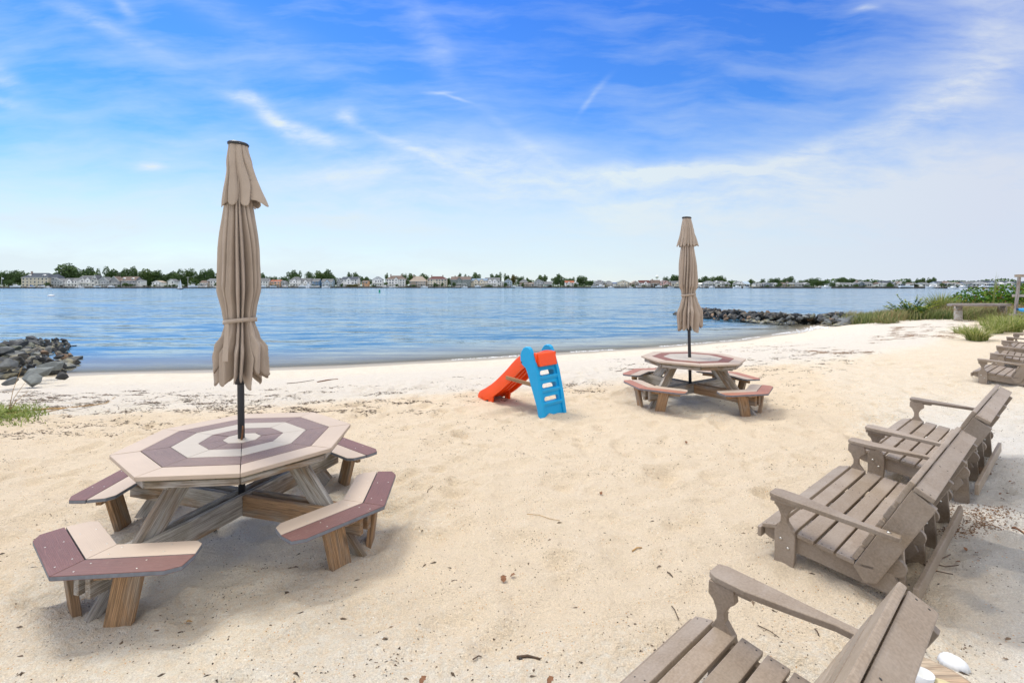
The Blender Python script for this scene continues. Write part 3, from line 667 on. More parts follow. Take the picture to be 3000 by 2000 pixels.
# ------------------------------------------------------------ slatted beach benches
def make_bench(W, nsup, label, lx, rz, lz, pale=False):
    root = empty('garden_bench', (lx[0], lx[1], lz), rz)
    def P(t, z): return (t, z)
    MX = lambda x0: frame((x0, 0, 0), (0, -1, 0), z=(1, 0, 0))    # local (t, z) polygon extruded along +x ; frame: X=-y, Z=+x, Y=z cross x
    def side(mb, poly, x0, th, bev=0.004, mi=0):
        m = Matrix(((0, 0, 1, x0), (-1, 0, 0, 0), (0, 1, 0, 0), (0, 0, 0, 1)))
        mb.prism(poly, 0, th, m, bev, mi)
    def xb(t, z): return Vector((0, -t, z))
    pd = Vector((0, -0.457, 0.89)); pp = Vector((0, -0.89, -0.457))   # along the back, and square to it (rearward)
    hw = W/2; xo = hw-0.08
    ri = [(-.07, .185), (.0, .205), (.1, .2), (.25, .178), (.42, .158), (.52, .17), (.57, .165), (.59, .12), (.55, .055), (.45, .06), (.1, .09), (-.05, .125), (-.075, .14)]
    xsup = [-xo+i*(2*xo-0.035)/(nsup-1) for i in range(nsup)]
    for i, x0 in enumerate(xsup):
        mb = MB(); xr = x0+0.037 if i < nsup/2 else x0-0.037; side(mb, ri, xr, 0.034); mb.build('seat_rail', M['poly'], root)
    lp = [(.0, .415), (.105, .415), (.112, .36), (.085, .335), (.068, .30), (.07, .265), (.10, .225), (.112, .19), (.11, .09), (.085, -.2), (-.015, -.2), (-.002, .09), (-.002, .20), (.012, .23), (.032, .265), (.034, .30), (.018, .34), (-.003, .36)]
    for x0 in (-xo, xo-0.035):
        mb = MB(); side(mb, lp, x0, 0.036)
        for t, z in ((.035, .16), (.075, .115)):
            s_ = -1 if x0 < 0 else 1
            mb.lathe([(0.009, 0), (0.008, 0.004), (0.003, 0.007)], 10, frame((x0 if x0 < 0 else x0+0.036, -t, z), (0, 1, 0), z=(s_, 0, 0)), 1)
        mb.build('front_leg', [M['poly'], M['bolt']], root)
    for s_ in (-1, 1):
        mb = MB()
        pl = [(hw-0.015, -0.005), (hw, 0.03), (hw, 0.2), (hw-0.003, 0.40), (hw, 0.62), (hw-0.047, 0.62), (hw-0.047, 0.45), (hw-0.085, 0.30), (hw-0.118, 0.15), (hw-0.12, 0.03), (hw-0.10, -0.005)]
        m = Matrix(((1, 0, 0, 0), (0, -1, 0, 0), (0, -0.05, 1, 0.418), (0, 0, 0, 1)))
        mb.prism([(x_*s_, y_) for x_, y_ in pl], 0, 0.027, m, 0.006, seg=3)
        ab = mb; mb = MB(); mb.box((0.09, 0.17, 0.018), Matrix.Translation((s_*(hw-0.06), -0.085, 0.405)), 0.003)
        mb.build('arm_bracket', M['poly'], root)
        ab.lathe([(0.010, 0), (0.009, 0.004), (0.003, 0.007)], 10, Matrix.Translation((s_*(hw-0.024), -0.57, 0.4165)), 1); ab.build('armrest', [M['poly'], M['bolt']], root)
    # back
    b0 = xb(.40, .155)
    for i, x0 in enumerate(xsup):
        L = 0.56
        m = Matrix.Identity(4)
        for j in range(3): m[j][0] = pd[j]; m[j][1] = pp[j]
        zc = pd.cross(pp)
        for j in range(3): m[j][2] = zc[j]
        s_ = 1 if zc.x > 0 else -1
        m.translation = b0+Vector((x0 if s_ > 0 else x0+0.035, 0, 0))
        mb = MB(); mb.prism([(0, 0), (L-0.01, 0), (L-0.028, 0.118), (0.0, 0.118), (-0.04, 0.075)], 0, 0.035, m, 0.004); sp = mb.build('back_support', M['poly'], root)
    mb = MB()
    p = b0+pd*0.562+pp*0.048; beam(mb, p-Vector((xo+0.004, 0, 0)), p+Vector((xo+0.004, 0, 0)), 0.088, 0.026, up=pp, bev=0.005)
    for x0 in xsup:
        for q in (0.03, 0.066): mb.lathe([(0.0045, 0), (0.004, 0.0008)], 6, frame(b0+pd*0.5752+pp*q+Vector((x0+0.017, 0, 0)), (1, 0, 0), z=pd), 1)
    mb.build('back_cap', [M['poly'], M['screw']], root)
    for k, (q0, q1) in enumerate([(0.445, 0.585), (0.335, 0.42), (0.235, 0.32), (0.135, 0.22), (0.035, 0.12)]):
        mb = MB(); p = b0+pd*(q0+q1)/2-pp*0.0145
        beam(mb, p-Vector((xo-0.003, 0, 0)), p+Vector((xo-0.003, 0, 0)), q1-q0, 0.026, up=pd, bev=0.006); mb.build('back_slat', M['poly'], root)
    # seat slats
    def zt(t):
        for (a, b) in zip(ri[:6], ri[1:7]):
            if a[0] <= t <= b[0]: return a[1]+(b[1]-a[1])*(t-a[0])/(b[0]-a[0])
        return ri[0][1]
    for k, t in enumerate((-0.028, 0.065, 0.165, 0.265, 0.362, 0.455)):
        z0, z1 = zt(max(-.07, t-.03)), zt(t+.03); up = Vector((0, -0.06, z1-z0)).normalized()
        nrm = Vector((0, (z1-z0), 0.06)).normalized()
        xe = xo-0.004 if k in (0, 1) else xo+0.0
        p = Vector((0, -t, (z0+z1)/2))+nrm*0.013
        mb = MB(); beam(mb, p-Vector((xe, 0, 0)), p+Vector((xe, 0, 0)), 0.086, 0.024, up=up, bev=0.005)
        for x0 in xsup:
            for q in (-0.022, 0.022):
                xx = max(-xe+0.02, min(xe-0.02, x0+0.017)); mb.lathe([(0.004, 0), (0.0035, 0.0008)], 6, frame(p+nrm*0.012+up*q+Vector((xx, 0, 0)), (1, 0, 0), z=nrm), 1)
        mb.build('seat_slat', [M['poly'], M['screw']], root)
    mb = MB(); beam(mb, (-xo+.0, 0.09, 0.155), (xo, 0.09, 0.155), 0.06, 0.022, bev=0.005); mb.build('front_apron', M['poly'], root)
    # rear legs with round rail ends
    for i, x0 in enumerate(xsup):
        xr = x0+0.073 if i < nsup/2 else x0-0.073
        xd = xr-0.036 if i < nsup/2 else xr+0.036
        mb = MB(); side(mb, [(.575+.05*math.cos(a), .205+.05*math.sin(a)) for a in [k*math.pi/8-math.pi/2 for k in range(16)]], xd+0.001, 0.032, 0.004); ds = mb.build('rail_end', M['poly'], root)
        mb = MB(); side(mb, [(.52, .33), (.58, .39), (.60, .36), (.63, -.2), (.54, -.2), (.515, .2)], xr, 0.034)
        for t, z in ((.56, .235), (.567, .165)):
            mb.lathe([(0.011, 0), (0.010, 0.004), (0.003, 0.008)], 10, frame((xr-0.0005, -t, z), (0, 1, 0), z=(-1, 0, 0)), 1)
        mb.build('rear_leg', [M['poly'], M['bolt']], root)
    mb = MB(); beam(mb, (-xo+.02, -0.664, 0.105), (xo-.03, -0.664, 0.105), 0.08, 0.024, bev=0.005); mb.build('stretcher', M['poly'], root)
    tag(root, label, 'bench', 'slatted taupe benches in a row facing the water'); return root
make_bench(1.64, 4, 'taupe slatted bench in the bottom right corner, nearest to the viewer', (.316, 1.617), R(41.8), 0.0)
make_bench(1.64, 4, 'taupe slatted bench second from the viewer, whose near front leg stands clear on the sand', (2.15, 3.433), R(40.7), 0.0)
make_bench(1.70, 4, 'taupe slatted bench third from the viewer, with grey stones behind its legs', (3.58, 4.60), R(40.3), 0.06)
make_bench(1.28, 3, 'taupe slatted bench fourth from the viewer, cut by the right edge', (8.495, 8.765), R(38), -0.02)
make_bench(1.60, 4, 'taupe slatted bench fifth from the viewer, second from the dune grass', (10.29, 10.3), R(42), 0.03)
make_bench(1.57, 4, 'taupe slatted bench farthest from the viewer, beside the dune grass', (11.85, 11.6), R(40), 0.07)

# ------------------------------------------------------------ toddler slide
sl = empty('toddler_slide', (0.385, 6.225, 0.0), math.atan2(0.726, -0.687))   # local x: from the ladder to the foot of the slide
tag(sl, 'orange and blue plastic toddler slide with ladder, on the sand', 'slide')
def spoly(mb, poly, y0, th, bev, mi=0, seg=3):  # (u, z) polygon extruded to local -y (away from the near side)
    m = Matrix(((1, 0, 0, 0), (0, 0, -1, -y0), (0, 1, 0, 0), (0, 0, 0, 1))); mb.prism(poly, 0, th, m, bev, mi, seg)
rail = [(-.035, -.06), (.065, -.06), (.10, .10), (.16, .25), (.225, .41), (.275, .53), (.305, .585), (.35, .61), (.385, .635), (.405, .69), (.405, .74), (.385, .80), (.35, .845), (.305, .868), (.26, .868), (.222, .845), (.195, .80), (.165, .72), (.10, .55), (.03, .27)]
for y0 in (0.0, 0.40):
    mb = MB(); spoly(mb, rail, y0, 0.058, 0.014)
    if y0 == 0.0: mb.lathe([(0.012, 0), (0.010, 0.005), (0.004, 0.006)], 10, frame((.375, 0.0, .655), (1, 0, 0), z=(0, 1, 0)), 1)
    mb.build('ladder_side', [M['blue'], M['screw']], sl)
def ub(z): # back edge of ladder at height z
    pts = [(-.035, -.06), (.03, .27), (.10, .55), (.165, .72)]
    for (a, za), (b, zb) in zip(pts[:-1], pts[1:]):
        if z <= zb: return a+(b-a)*(z-za)/(zb-za)
    return .165
for z in (0.165, 0.33, 0.495):
    mb = MB(); u = ub(z)
    spoly(mb, [(u+.006, z-.05), (u+.085, z-.055), (u+.085, z), (u+.01, z), (u+.0, z-.012)], 0.05, 0.36, 0.009)
    mb.build('step', M['blue'], sl)
mb = MB()
prevz = -0.03
for z in (0.165, 0.33, 0.495, 0.66):
    zb = z-.045; za = zb-0.055 if z > 0.2 else -0.02
    u0, u1 = ub(za)+.028, ub(zb)+.028
    spoly(mb, [(u0, za), (u0+.03, za), (u1+.03, zb), (u1, zb)], 0.05, 0.36, 0.004)
    if z > 0.2:     # rounded ends of the opening below this riser
        hb = z-0.165; ht = za
        for side_ in (0, 1):
            for k in range(5):
                a0 = k/5*math.pi; zc = (hb+ht)/2; rr = (ht-hb)/2
                z0_, z1_ = zc-rr*math.cos(a0), zc-rr*math.cos(a0+math.pi/5)
                dep = 0.075-rr*(math.sin(a0+math.pi/10))+0.0
                y0_ = 0.05 if side_ == 0 else 0.41-dep
                uu = ub((z0_+z1_)/2)+.028
                spoly(mb, [(uu, z0_), (uu+.03, z0_), (uu+.03, z1_), (uu, z1_)], y0_, max(dep, 0.01), 0.0)
mb.build('ladder_panel', M['blue'], sl)
path = [(.135, .79), (.20, .795), (.30, .79), (.38, .768), (.46, .728), (.54, .675), (.63, .598), (.72, .515), (.82, .432), (.92, .352), (1.02, .28), (1.12, .218), (1.22, .165), (1.29, .13), (1.335, .085), (1.35, .03)]
cs = []     # cross-section (lateral, drop below the top edge), closed loop
for v_, d0 in [(0.0, 0.17), (0.0, 0.02), (0.008, 0.004), (0.02, 0.0), (0.034, 0.006), (0.042, 0.03), (0.052, 0.085), (0.09, 0.105), (0.19, 0.11), (0.29, 0.105), (0.328, 0.085), (0.338, 0.03), (0.346, 0.006), (0.36, 0.0), (0.372, 0.004), (0.38, 0.02), (0.38, 0.17), (0.355, 0.17), (0.35, 0.125), (0.25, 0.12), (0.245, 0.15), (0.225, 0.15), (0.22, 0.12), (0.16, 0.12), (0.155, 0.15), (0.135, 0.15), (0.13, 0.12), (0.03, 0.125), (0.025, 0.17)]:
    cs.append((v_, d0))
vs = []; fs = []; kc = len(cs); np_ = len(path)
# denser path
P2 = []
for i in range(np_-1):
    for q in range(3):
        t = q/3; p0, p1, p2, p3 = (path[max(i-1, 0)], path[i], path[i+1], path[min(i+2, np_-1)])
        P2.append(tuple(0.5*((2*p1[j])+(-p0[j]+p2[j])*t+(2*p0[j]-5*p1[j]+4*p2[j]-p3[j])*t*t+(-p0[j]+3*p1[j]-3*p2[j]+p3[j])*t**3) for j in (0, 1)))
P2.append(path[-1])
for i, (u, z) in enumerate(P2):
    a = P2[max(i-1, 0)]; b = P2[min(i+1, len(P2)-1)]; dx, dz = b[0]-a[0], b[1]-a[1]; L = math.hypot(dx, dz); nx_, nz_ = dz/L, -dx/L   # downward normal
    if nz_ > 0: nx_, nz_ = -nx_, -nz_
    tfrac = i/(len(P2)-1)
    lim = 0.15 if tfrac > 0.9 else 1
    for v_, d0 in cs:
        sh = 1.0 if tfrac < .78 else 1.0-0.25*(tfrac-.78)/.22
        zz = z+nz_*d0*sh; xx = u+nx_*d0*sh
        vs.append((xx, -(0.039+v_), max(zz, -0.02)))
for i in range(len(P2)-1):
    for k in range(kc): fs.append((i*kc+k, i*kc+(k+1) % kc, (i+1)*kc+(k+1) % kc, (i+1)*kc+k))
fs.append(tuple(range(kc))); fs.append(tuple((len(P2)-1)*kc+k for k in range(kc))[::-1])
mb = MB(); mb.add(vs, fs, None, 0, False)
spoly(mb, [(.085, .625), (.13, .615), (.17, .70), (.19, .785), (.165, .80), (.135, .785), (.11, .73)], 0.062, 0.334, 0.012)      # lip facing the ladder
for y0 in (0.045, 0.37): spoly(mb, [(1.02, -.03), (1.10, -.03), (1.13, .10), (1.0, .16)], y0, 0.03, 0.005)
ch = mb.build('chute', M['orange'], sl)
bpy.context.view_layer.update()
md = ch.modifiers.new('es', 'EDGE_SPLIT'); md.split_angle = R(40)
for p_ in ch.data.polygons: p_.use_smooth = True
for y0 in (-0.03, -0.425):
    mb = MB(); beam(mb, (.18, y0, .375), (.71, y0, .405), 0.05, 0.022, bev=0.004); mb.build('brace', M['woodbrown'], sl)

# ------------------------------------------------------------ rocks
rockm = []
for k in range(12):
    rr = random.Random(100+k); bm = bmesh.new()
    for _ in range(16):
        v_ = Vector((rr.gauss(0, 1), rr.gauss(0, 1), rr.gauss(0, 1))).normalized()
        bm.verts.new((v_.x*rr.uniform(.8, 1.1), v_.y*rr.uniform(.6, .9), v_.z*rr.uniform(.5, .72)))
    r_ = bmesh.ops.convex_hull(bm, input=bm.verts)
    bmesh.ops.delete(bm, geom=[v_ for v_ in bm.verts if not v_.link_faces], context='VERTS')
    bmesh.ops.bevel(bm, geom=bm.edges[:], offset=0.025, segments=1, affect='EDGES')
    bmesh.ops.triangulate(bm, faces=bm.faces); mb = MB(); mb.addbm(bm); rockm.append(mb.build('rock', M['rock'], mesh_only=True))
RC = [('dark grey', (0.06, 0.065, 0.07)), ('mid grey', (0.13, 0.14, 0.14)), ('blackish', (0.035, 0.035, 0.032)), ('pale grey', (0.20, 0.22, 0.22)), ('brownish', (0.17, 0.11, 0.07)), ('greenish grey', (0.13, 0.14, 0.11))]
def rock(x, y, z, s, label, group, rr):
    o = link('rock', rr.choice(rockm), None, (x, y, z)); cn, cv = rr.choices(RC, [7, 5, 5, 2.2, 1, 4])[0]
    if '%' in label: label = label.replace('%', cn)
    elif 'brown' in label: cv = (0.17, 0.11, 0.07)
    elif 'black' in label or 'dark' in label: cv = (0.035, 0.035, 0.034)
    elif 'pale' in label or 'whitish' in label: cv = (0.15, 0.165, 0.16)
    else: cv = (0.14, 0.15, 0.15)
    o.color = (*cv, 1); o.scale = (s*rr.uniform(.8, 1.35), s*rr.uniform(.8, 1.2), s*rr.uniform(.7, 1.05))
    o.rotation_euler = (rr.uniform(-.5, .5), rr.uniform(-.5, .5), rr.uniform(0, 6.28)); tag(o, label, 'rock', group); return o
rr = random.Random(5)
# left groin
axL = [(-11.2, 9.6), (-12.9, 11.5), (-14.0, 13.2), (-15.8, 16.2)]
cnt = 0
def along(ax, t):
    nseg = len(ax)-1; i = min(int(t*nseg), nseg-1); q = t*nseg-i
    a, b = Vector(ax[i]), Vector(ax[i+1]); return a.lerp(b, q), (b-a).normalized()
for layer in range(3):
    for i in range([88, 56, 34][layer]):
        t = rr.random(); p, dd_ = along(axL, t); nn = Vector((dd_.y, -dd_.x))
        hwid = (1.9 if t < .5 else 1.9-(t-.5)*2.0)*[1.0, .72, .4][layer]; q = rr.uniform(-1, 1)
        p = p+nn*q*hwid; s = rr.uniform(.15, .32)*(1.1-.3*t)
        hgt = max(WATER-.05, hz(p.x, p.y)) + layer*.15*(1.1-.4*t) + .02
        if p.y < 9.6: continue
        rock(p.x, p.y, hgt, s, f'{"small" if s < .19 else "large"} % boulder {["at the base", "midway up", "on the crest"][layer]} of the left groin, {"near the sand" if t < .4 else ("half way out" if t < .75 else "at the water end")}', 'boulders of the left rock groin', rr)
mb = MB()
for i in range(260):
    t = rr.random(); p, dd_ = along(axL, t); nn = Vector((dd_.y, -dd_.x)); p = p+nn*rr.uniform(-1, 1)*(1.8 if t < .5 else 1.8-(t-.5)*2.0)
    if p.y < 9.9: continue
    me = rr.choice(rockm); s_ = rr.uniform(.06, .15); z_ = max(WATER, hz(p.x, p.y))+rr.uniform(0, .28)*(1.1-.5*t)
    m = Matrix.Translation((p.x, p.y, z_)) @ Matrix.Rotation(rr.uniform(0, 6.28), 4, (rr.random(), rr.random(), 1)) @ Matrix.Scale(s_, 4)
    mb.add([tuple(v_.co) for v_ in me.vertices], [tuple(p_.vertices) for p_ in me.polygons], m)
left_fill = mb
for (u, v, s, lb) in [(95, 1102, .2, 'long pale grey boulder at the foot of the left groin'), (40, 1108, .16, 'grey boulder at the lowest edge of the left groin, on sand'), (115, 1082, .22, 'big pale grey flat topped boulder in the left groin'), (25, 1062, .22, 'large grey boulder against the left edge of the photo'),
                  (185, 1092, .15, 'dark boulder ending the left groin at the sand'), (150, 1068, .2, 'whitish barnacled boulder in the left groin')]:
    p = px(u, v, 1.62); rock(p[0], p[1], 0.0, s, lb, None, rr)
# right groin : low and long, several hundred small stones
axR = [(17.2, 24.7), (15.0, 24.4), (13.6, 27.0), (12.4, 30.5), (11.8, 33.5)]
spots = []
for i in range(620):
    t = rr.random()**0.85; p, dd_ = along(axR, t); nn = Vector((dd_.y, -dd_.x))
    q = rr.uniform(-1, 1); hwid = 1.5 if t < .8 else 1.5-(t-.8)*4
    h = (1-abs(q)**1.5)*(0.42 if t < .85 else .42-(t-.85)*1.8); p = p+nn*q*hwid
    spots.append((math.hypot(p.x, p.y), p.x, p.y, WATER+h+rr.uniform(-.05, .05), rr.uniform(.13, .27)*(1.2 if t < .2 else 1)))
spots.sort()
for i, (_, x_, y_, z_, s_) in enumerate(spots[:105]):
    s_ *= .85
    rock(x_, y_, z_, s_, f'% {"small" if s_ < .2 else "bigger"} stone {"at the land end" if y_ < 25 else ("in the middle" if y_ < 29 else "at the outer tip")} of the right groin', 'stones of the right rock groin', rr)
mb = MB()
for (_, x_, y_, z_, s_) in spots[105:]:
    me = rr.choice(rockm); m = Matrix.Translation((x_, y_, z_)) @ Matrix.Rotation(rr.uniform(0, 6.28), 4, (rr.random(), rr.random(), 1)) @ Matrix.Scale(s_, 4)
    mb.add([tuple(v_.co) for v_ in me.vertices], [tuple(p_.vertices) for p_ in me.polygons], m)
def f_rock2(t):
    v = wcoord(t); vo = t.a('ShaderNodeTexVoronoi', {'Vector': v, 'Scale': 2.6}).outputs[1]
    rn = t.a('ShaderNodeSeparateXYZ', {0: vo}).outputs[0]
    c = t.ramp(rn, [(0.0, (0.03, 0.033, 0.036)), (0.5, (0.075, 0.075, 0.07)), (0.75, (0.12, 0.11, 0.09)), (0.9, (0.2, 0.13, 0.08))], 'CONSTANT')
    c = t.mix(1.0, c, t.ramp(t.noise(v, 6, 5), [(0.3, 0.6), (0.7, 1.5)]), 'MULTIPLY')
    out(t, t.a('ShaderNodeBsdfPrincipled', {'Base Color': c, 'Roughness': 0.75}))
M['rock2'] = mat('small_groin_rock', f_rock2)
tag(left_fill.build('groin_fill', M['rock2']), 'small broken stones filling the gaps of the left groin', 'stones', kind='stuff')
for m_ in (mb,): tag(m_.build('groin_stones', M['rock2']), 'low bank of small dark stones reaching into the water', 'stones', kind='stuff')
for (u, v, s, lb) in [(2480, 948, .55, 'large flat grey boulder at the land end of the right groin'), (2535, 950, .5, 'grey slab boulder leaning up beside the dune grass')]:
    p = px(u, v, 1.80); o = rock(p[0], p[1], -.08, s, lb, None, rr); o.scale = (s*1.6, s*1.0, s*.85); o.rotation_euler = (0.1, -.35, .3)

# ------------------------------------------------------------ grass and plants
def blade(mb, x, y, z, h, lean, az, wd, tint):
    pts = []
    for j in range(4):
        t = j/3; r_ = lean*h*t*t; pts.append(Vector((x+math.cos(az)*r_, y+math.sin(az)*r_, z+h*t*(1-.25*lean*t))))
    sd_ = Vector((-math.sin(az), math.cos(az), 0)) if random.random() < .5 else Vector((math.cos(az*3), math.sin(az*3), 0))
    vs = []
    for j, p in enumerate(pts[:-1]):
        ww = wd*(1-j/3*.5); vs += [tuple(p-sd_*ww), tuple(p+sd_*ww)]
    vs.append(tuple(pts[-1])); mb.add(vs, [(0, 1, 3, 2), (2, 3, 5, 4), (4, 5, 6)], None, 0, True, tint, (0, 0, 0))
# general cover of the point on the right
mb = MB(); nb = 0
while nb < 30000:
    x_ = random.uniform(15.5, 31); y_ = random.uniform(17, 30)
    if x_ > 24 and random.random() < .6: continue
    s_ = sd1(x_, y_)
    edge = 2400+0 ; u_ = 1500+F*x_/y_
    fr = 21.6 if x_ < 18.5 else 21.6-(x_-18.5)*1.15
    if s_ < 0.25 or y_ < fr+random.uniform(-.45, .45) or x_ < 15.9 or s_ > 900: continue
    pa = float(vnoise(np.array([x_*.9]), np.array([y_*.9]), 3)[0])
    blade(mb, x_, y_, hz(x_, y_), random.uniform(.38, .72)*(.7+.6*pa), random.uniform(.2, .9), random.uniform(-1.2, 1.6), .011, min(1, max(0, pa*.9+random.gauss(0.05, .17)))); nb += 1
tag(mb.build('dune_grass', M['grass']), 'mixed green and tan dune grass covering the point on the right', 'grass', kind='stuff')
def tuft(px_, py_, nbl, rad, hh, lean, m, name, label, cat, group=None, wd=.009):
    mb = MB(); z0 = hz(px_, py_)
    for _ in range(nbl):
        a = random.uniform(0, 6.28); r_ = rad*math.sqrt(random.random())
        blade(mb, r_*math.cos(a), r_*math.sin(a), 0, hh*random.uniform(.3, 1.25)*(1-.35*r_/rad), lean*random.uniform(.1, 1.9), a+random.gauss(0, .5), wd, random.random()**1.3)
    o = mb.build(name, M[m], None, (px_, py_, z0)); tag(o, label, cat, group); return o
def at(u, v, dd): p = px(u, v, dd); return p[0], p[1]
x_, y_ = at(2752, 955, 1.62); tuft(20.3, 23.1, 1300, .33, 1.35, .42, 'reed', 'tall_grass', 'tall feathery clump of bright green grass beside the leafy plant', 'grass', wd=.011)
GR = 'grass tufts in front of the plank table'
for (u, v, nb_, r_, h_, lb) in [(2862, 1002, 420, .22, .62, 'bright green grass tuft on the sand in front of the plank table'), (2912, 988, 300, .2, .55, 'grass tuft just behind the fourth bench, right of the bright front tuft'), (2955, 985, 430, .3, .75, 'wide pale green grass tuft below the kayak rack'),
                        (2992, 978, 400, .3, .8, 'grass tuft at the right edge below the blue kayak'), (2830, 985, 260, .3, .32, 'low grey green tuft at the left end of the front tufts'), (2920, 968, 420, .45, .6, 'grass tuft under the right end of the plank table'), (2600, 948, 300, .4, .45, 'low grass tuft at the sand edge below the leafy plant')]:
    x_, y_ = at(u, v, 1.60); tuft(x_, y_, nb_, r_, h_, .75, 'reed' if u > 2610 else 'grass', 'grass_tuft', lb, 'grass tuft', GR if u > 2610 else None)
# leafy goldenrod-like plant: arching stems with leaves
x_, y_ = 18.3, 22.4; mb = MB()
for i in range(46):
    a = random.uniform(0, 6.28); L = random.uniform(.7, 1.4) if i > 10 else random.uniform(1.4, 1.8); ln = random.uniform(.35, 1.1); el = 1/(1+ln)
    prev = Vector((0, 0, 0)); pts = []
    for j in range(9):
        t = j/8; pts.append(Vector((math.cos(a)*L*ln*.8*t**1.25, math.sin(a)*L*ln*.8*t**1.25, L*el*1.05*(t-.25*t*t*ln*.5))))
    mb.tube(pts, [.012*(1-.8*j/8) for j in range(9)], 4, tint=.1)
    for q in range(85):
        t = .15+.85*random.random(); k = min(int(t*8), 7); p = pts[k].lerp(pts[k+1], t*8-k)
        b_ = random.uniform(0, 6.28); ll = .14*(1.2-.7*t); dv_ = Vector((math.cos(b_), math.sin(b_), random.uniform(.1, .7))).normalized()*ll
        sv = dv_.cross(Vector((0, 0, 1))).normalized()*.032
        mb.add([tuple(p), tuple(p+dv_*.5+sv), tuple(p+dv_), tuple(p+dv_*.5-sv)], [(0, 1, 2, 3)], None, 0, False, (random.uniform(.8, 1) if t > .82 else random.uniform(0, .65)))
tag(mb.build('leafy_plant', M['gold'], None, (x_, y_, hz(x_, y_))), 'dark green leafy plant with arching yellow tipped stems beside the tall grass', 'plant')
# rose hip bush
def leafbush(name, lobes, nl, size, m, label, cat, loc3, stems=True):
    mb = MB()
    for (cx_, cy_, cz_, rx, ry, rz_) in lobes:
        for _ in range(int(nl*rx*rz_*2)):
            v_ = Vector((random.gauss(0, 1), random.gauss(0, 1), random.gauss(0, 1))).normalized()*random.random()**.33
            p = Vector((cx_+v_.x*rx, cy_+v_.y*ry, cz_+v_.z*rz_))
            if p.z < 0: continue
            a = Vector((random.gauss(0, 1), random.gauss(0, 1), random.gauss(0, .6))).normalized()*size*random.uniform(.6, 1.3)
            b = a.cross(Vector((random.gauss(0, 1), random.gauss(0, 1), random.gauss(0, 1)))).normalized()*size*random.uniform(.35, .6)
            tn = min(1, max(0, random.gauss(.42, .22)+.2*v_.z))
            mb.add([tuple(p-a), tuple(p+b), tuple(p+a), tuple(p-b)], [(0, 1, 2, 3)], None, 0, False, tn)
    o = mb.build(name, M[m], None, loc3); tag(o, label, cat); return o
leafbush('rose_bush', [(-1.9, 0, .5, 1.0, .9, .5), (-.6, .2, .7, 1.4, 1.1, .75), (1.0, 0, .8, 1.6, 1.2, .85), (2.6, 0, .9, 1.5, 1.2, .95), (.4, -.3, .5, 2.4, .9, .5)], 900, .075, 'rose', 'dark green rose bush with reddish hips behind the plank table', 'bush', (24.9, 25.0, hz(24, 24.4)))
# reed stalk in front of the water
mb = MB(); 
for i in range(5): blade(mb, random.uniform(-.05, .05), 0, .0, random.uniform(1.7, 2.3), .12, random.uniform(0, 1.5), .035, .3)
tag(mb.build('reed', M['reed'], None, (23.1, 23.4, hz(23, 23.4))), 'single tall green reed rising above the rose bush', 'reed')
# small plants and reeds on the left sand
mb = MB()
for i in range(900):
    u = random.triangular(-30, 150, 10); v = 1208+random.gauss(0, 14)+u*-.05; p = px(u, v, 1.64)
    blade(mb, p[0], p[1], hz(p[0], p[1]), random.uniform(.03, .10), random.uniform(.6, 1.5), random.uniform(0, 6.28), .006, random.uniform(0, .55))
tag(mb.build('green_creeper', M['reed']), 'low green creeping plants on the sand at the left edge', 'plants', kind='stuff')
mb = MB(); p = px(24, 1204, 1.64)
for (a, h_) in ((.3, .62), (.55, .42), (.9, .3)): mb.tube([(p[0], p[1], 0), (p[0]+a*h_*.35, p[1], h_*.5), (p[0]+a*h_, p[1], h_)], [.005, .004, .002], 4)
tag(mb.build('dry_stalks', M['straw']), 'thin dry stalks standing in the green creeper at the left edge', 'dry stalks')
mb = MB(); L = [px(u, v, 1.655) for u, v in ((-10, 1216), (60, 1207), (130, 1196), (200, 1191), (262, 1183), (310, 1172), (338, 1151))]
mb.tube([(a, b, hz(a, b)+.015) for a, b, _ in L], [.014, .013, .011, .01, .008, .006, .004], 6)
L2_ = [px(u, v, 1.655) for u, v in ((120, 1206), (180, 1198), (240, 1188))]; mb.tube([(a, b, hz(a, b)+.012) for a, b, _ in L2_], [.006, .006, .003], 5)
tag(mb.build('reed_stalk', M['straw']), 'long golden reed stalk lying across the sand on the left', 'reed stalk')

# ------------------------------------------------------------ plank table, rack, kayak
pt = empty('plank_table', (19.4, 20.3, hz(19.4, 20.3)), R(-4))
mb = MB(); beam(mb, (-1.25, -.17, .68), (1.0, -.17, .68), .30, .085, up=(0, 1, 0), bev=.01); beam(mb, (-.9, .18, .69), (1.35, .18, .69), .30, .085, up=(0, 1, 0), bev=.01); mb.build('plank', M['drift'], pt)
for x_ in (-.78, .95):
    mb = MB(); mb.lathe([(.15, -.3), (.145, 0), (.14, .635)], 14, Matrix.Translation((x_, 0, 0))); mb.build('leg', M['wood'], pt)
tag(pt, 'long grey driftwood plank table on round log legs in the dune grass', 'table')
rk = empty('kayak_rack', (19.0, 18.6, hz(19, 18.6)))
def rel(u, v, Y): return Vector(((u-1500)/F*Y, Y, CAMZ-(v-HZ)/F*Y))-Vector(rk.location)
mb = MB(); a = rel(2971, 950, 18.5); b = rel(2986, 812, 18.5); beam(mb, a, b, .075, .075, up=(0, 1, 0)); 
mb.build('post', M['drift'], rk)
mb = MB(); beam(mb, rel(3120, 950, 18.5), rel(3128, 812, 18.5), .09, .09, up=(0, 1, 0)); mb.build('post', M['drift'], rk)
mb = MB(); beam(mb, rel(2975, 808, 18.42), rel(3160, 808, 18.42), .10, .09); mb.build('top_beam', M['wood'], rk)
mb = MB(); beam(mb, rel(2968, 866, 18.7), rel(3150, 866, 18.7), .10, .09); mb.build('cross_beam', M['wood'], rk)
mb = MB(); beam(mb, rel(2958, 921, 18.38), rel(3150, 921, 18.38), .05, .14); mb.build('shelf', M['drift'], rk)
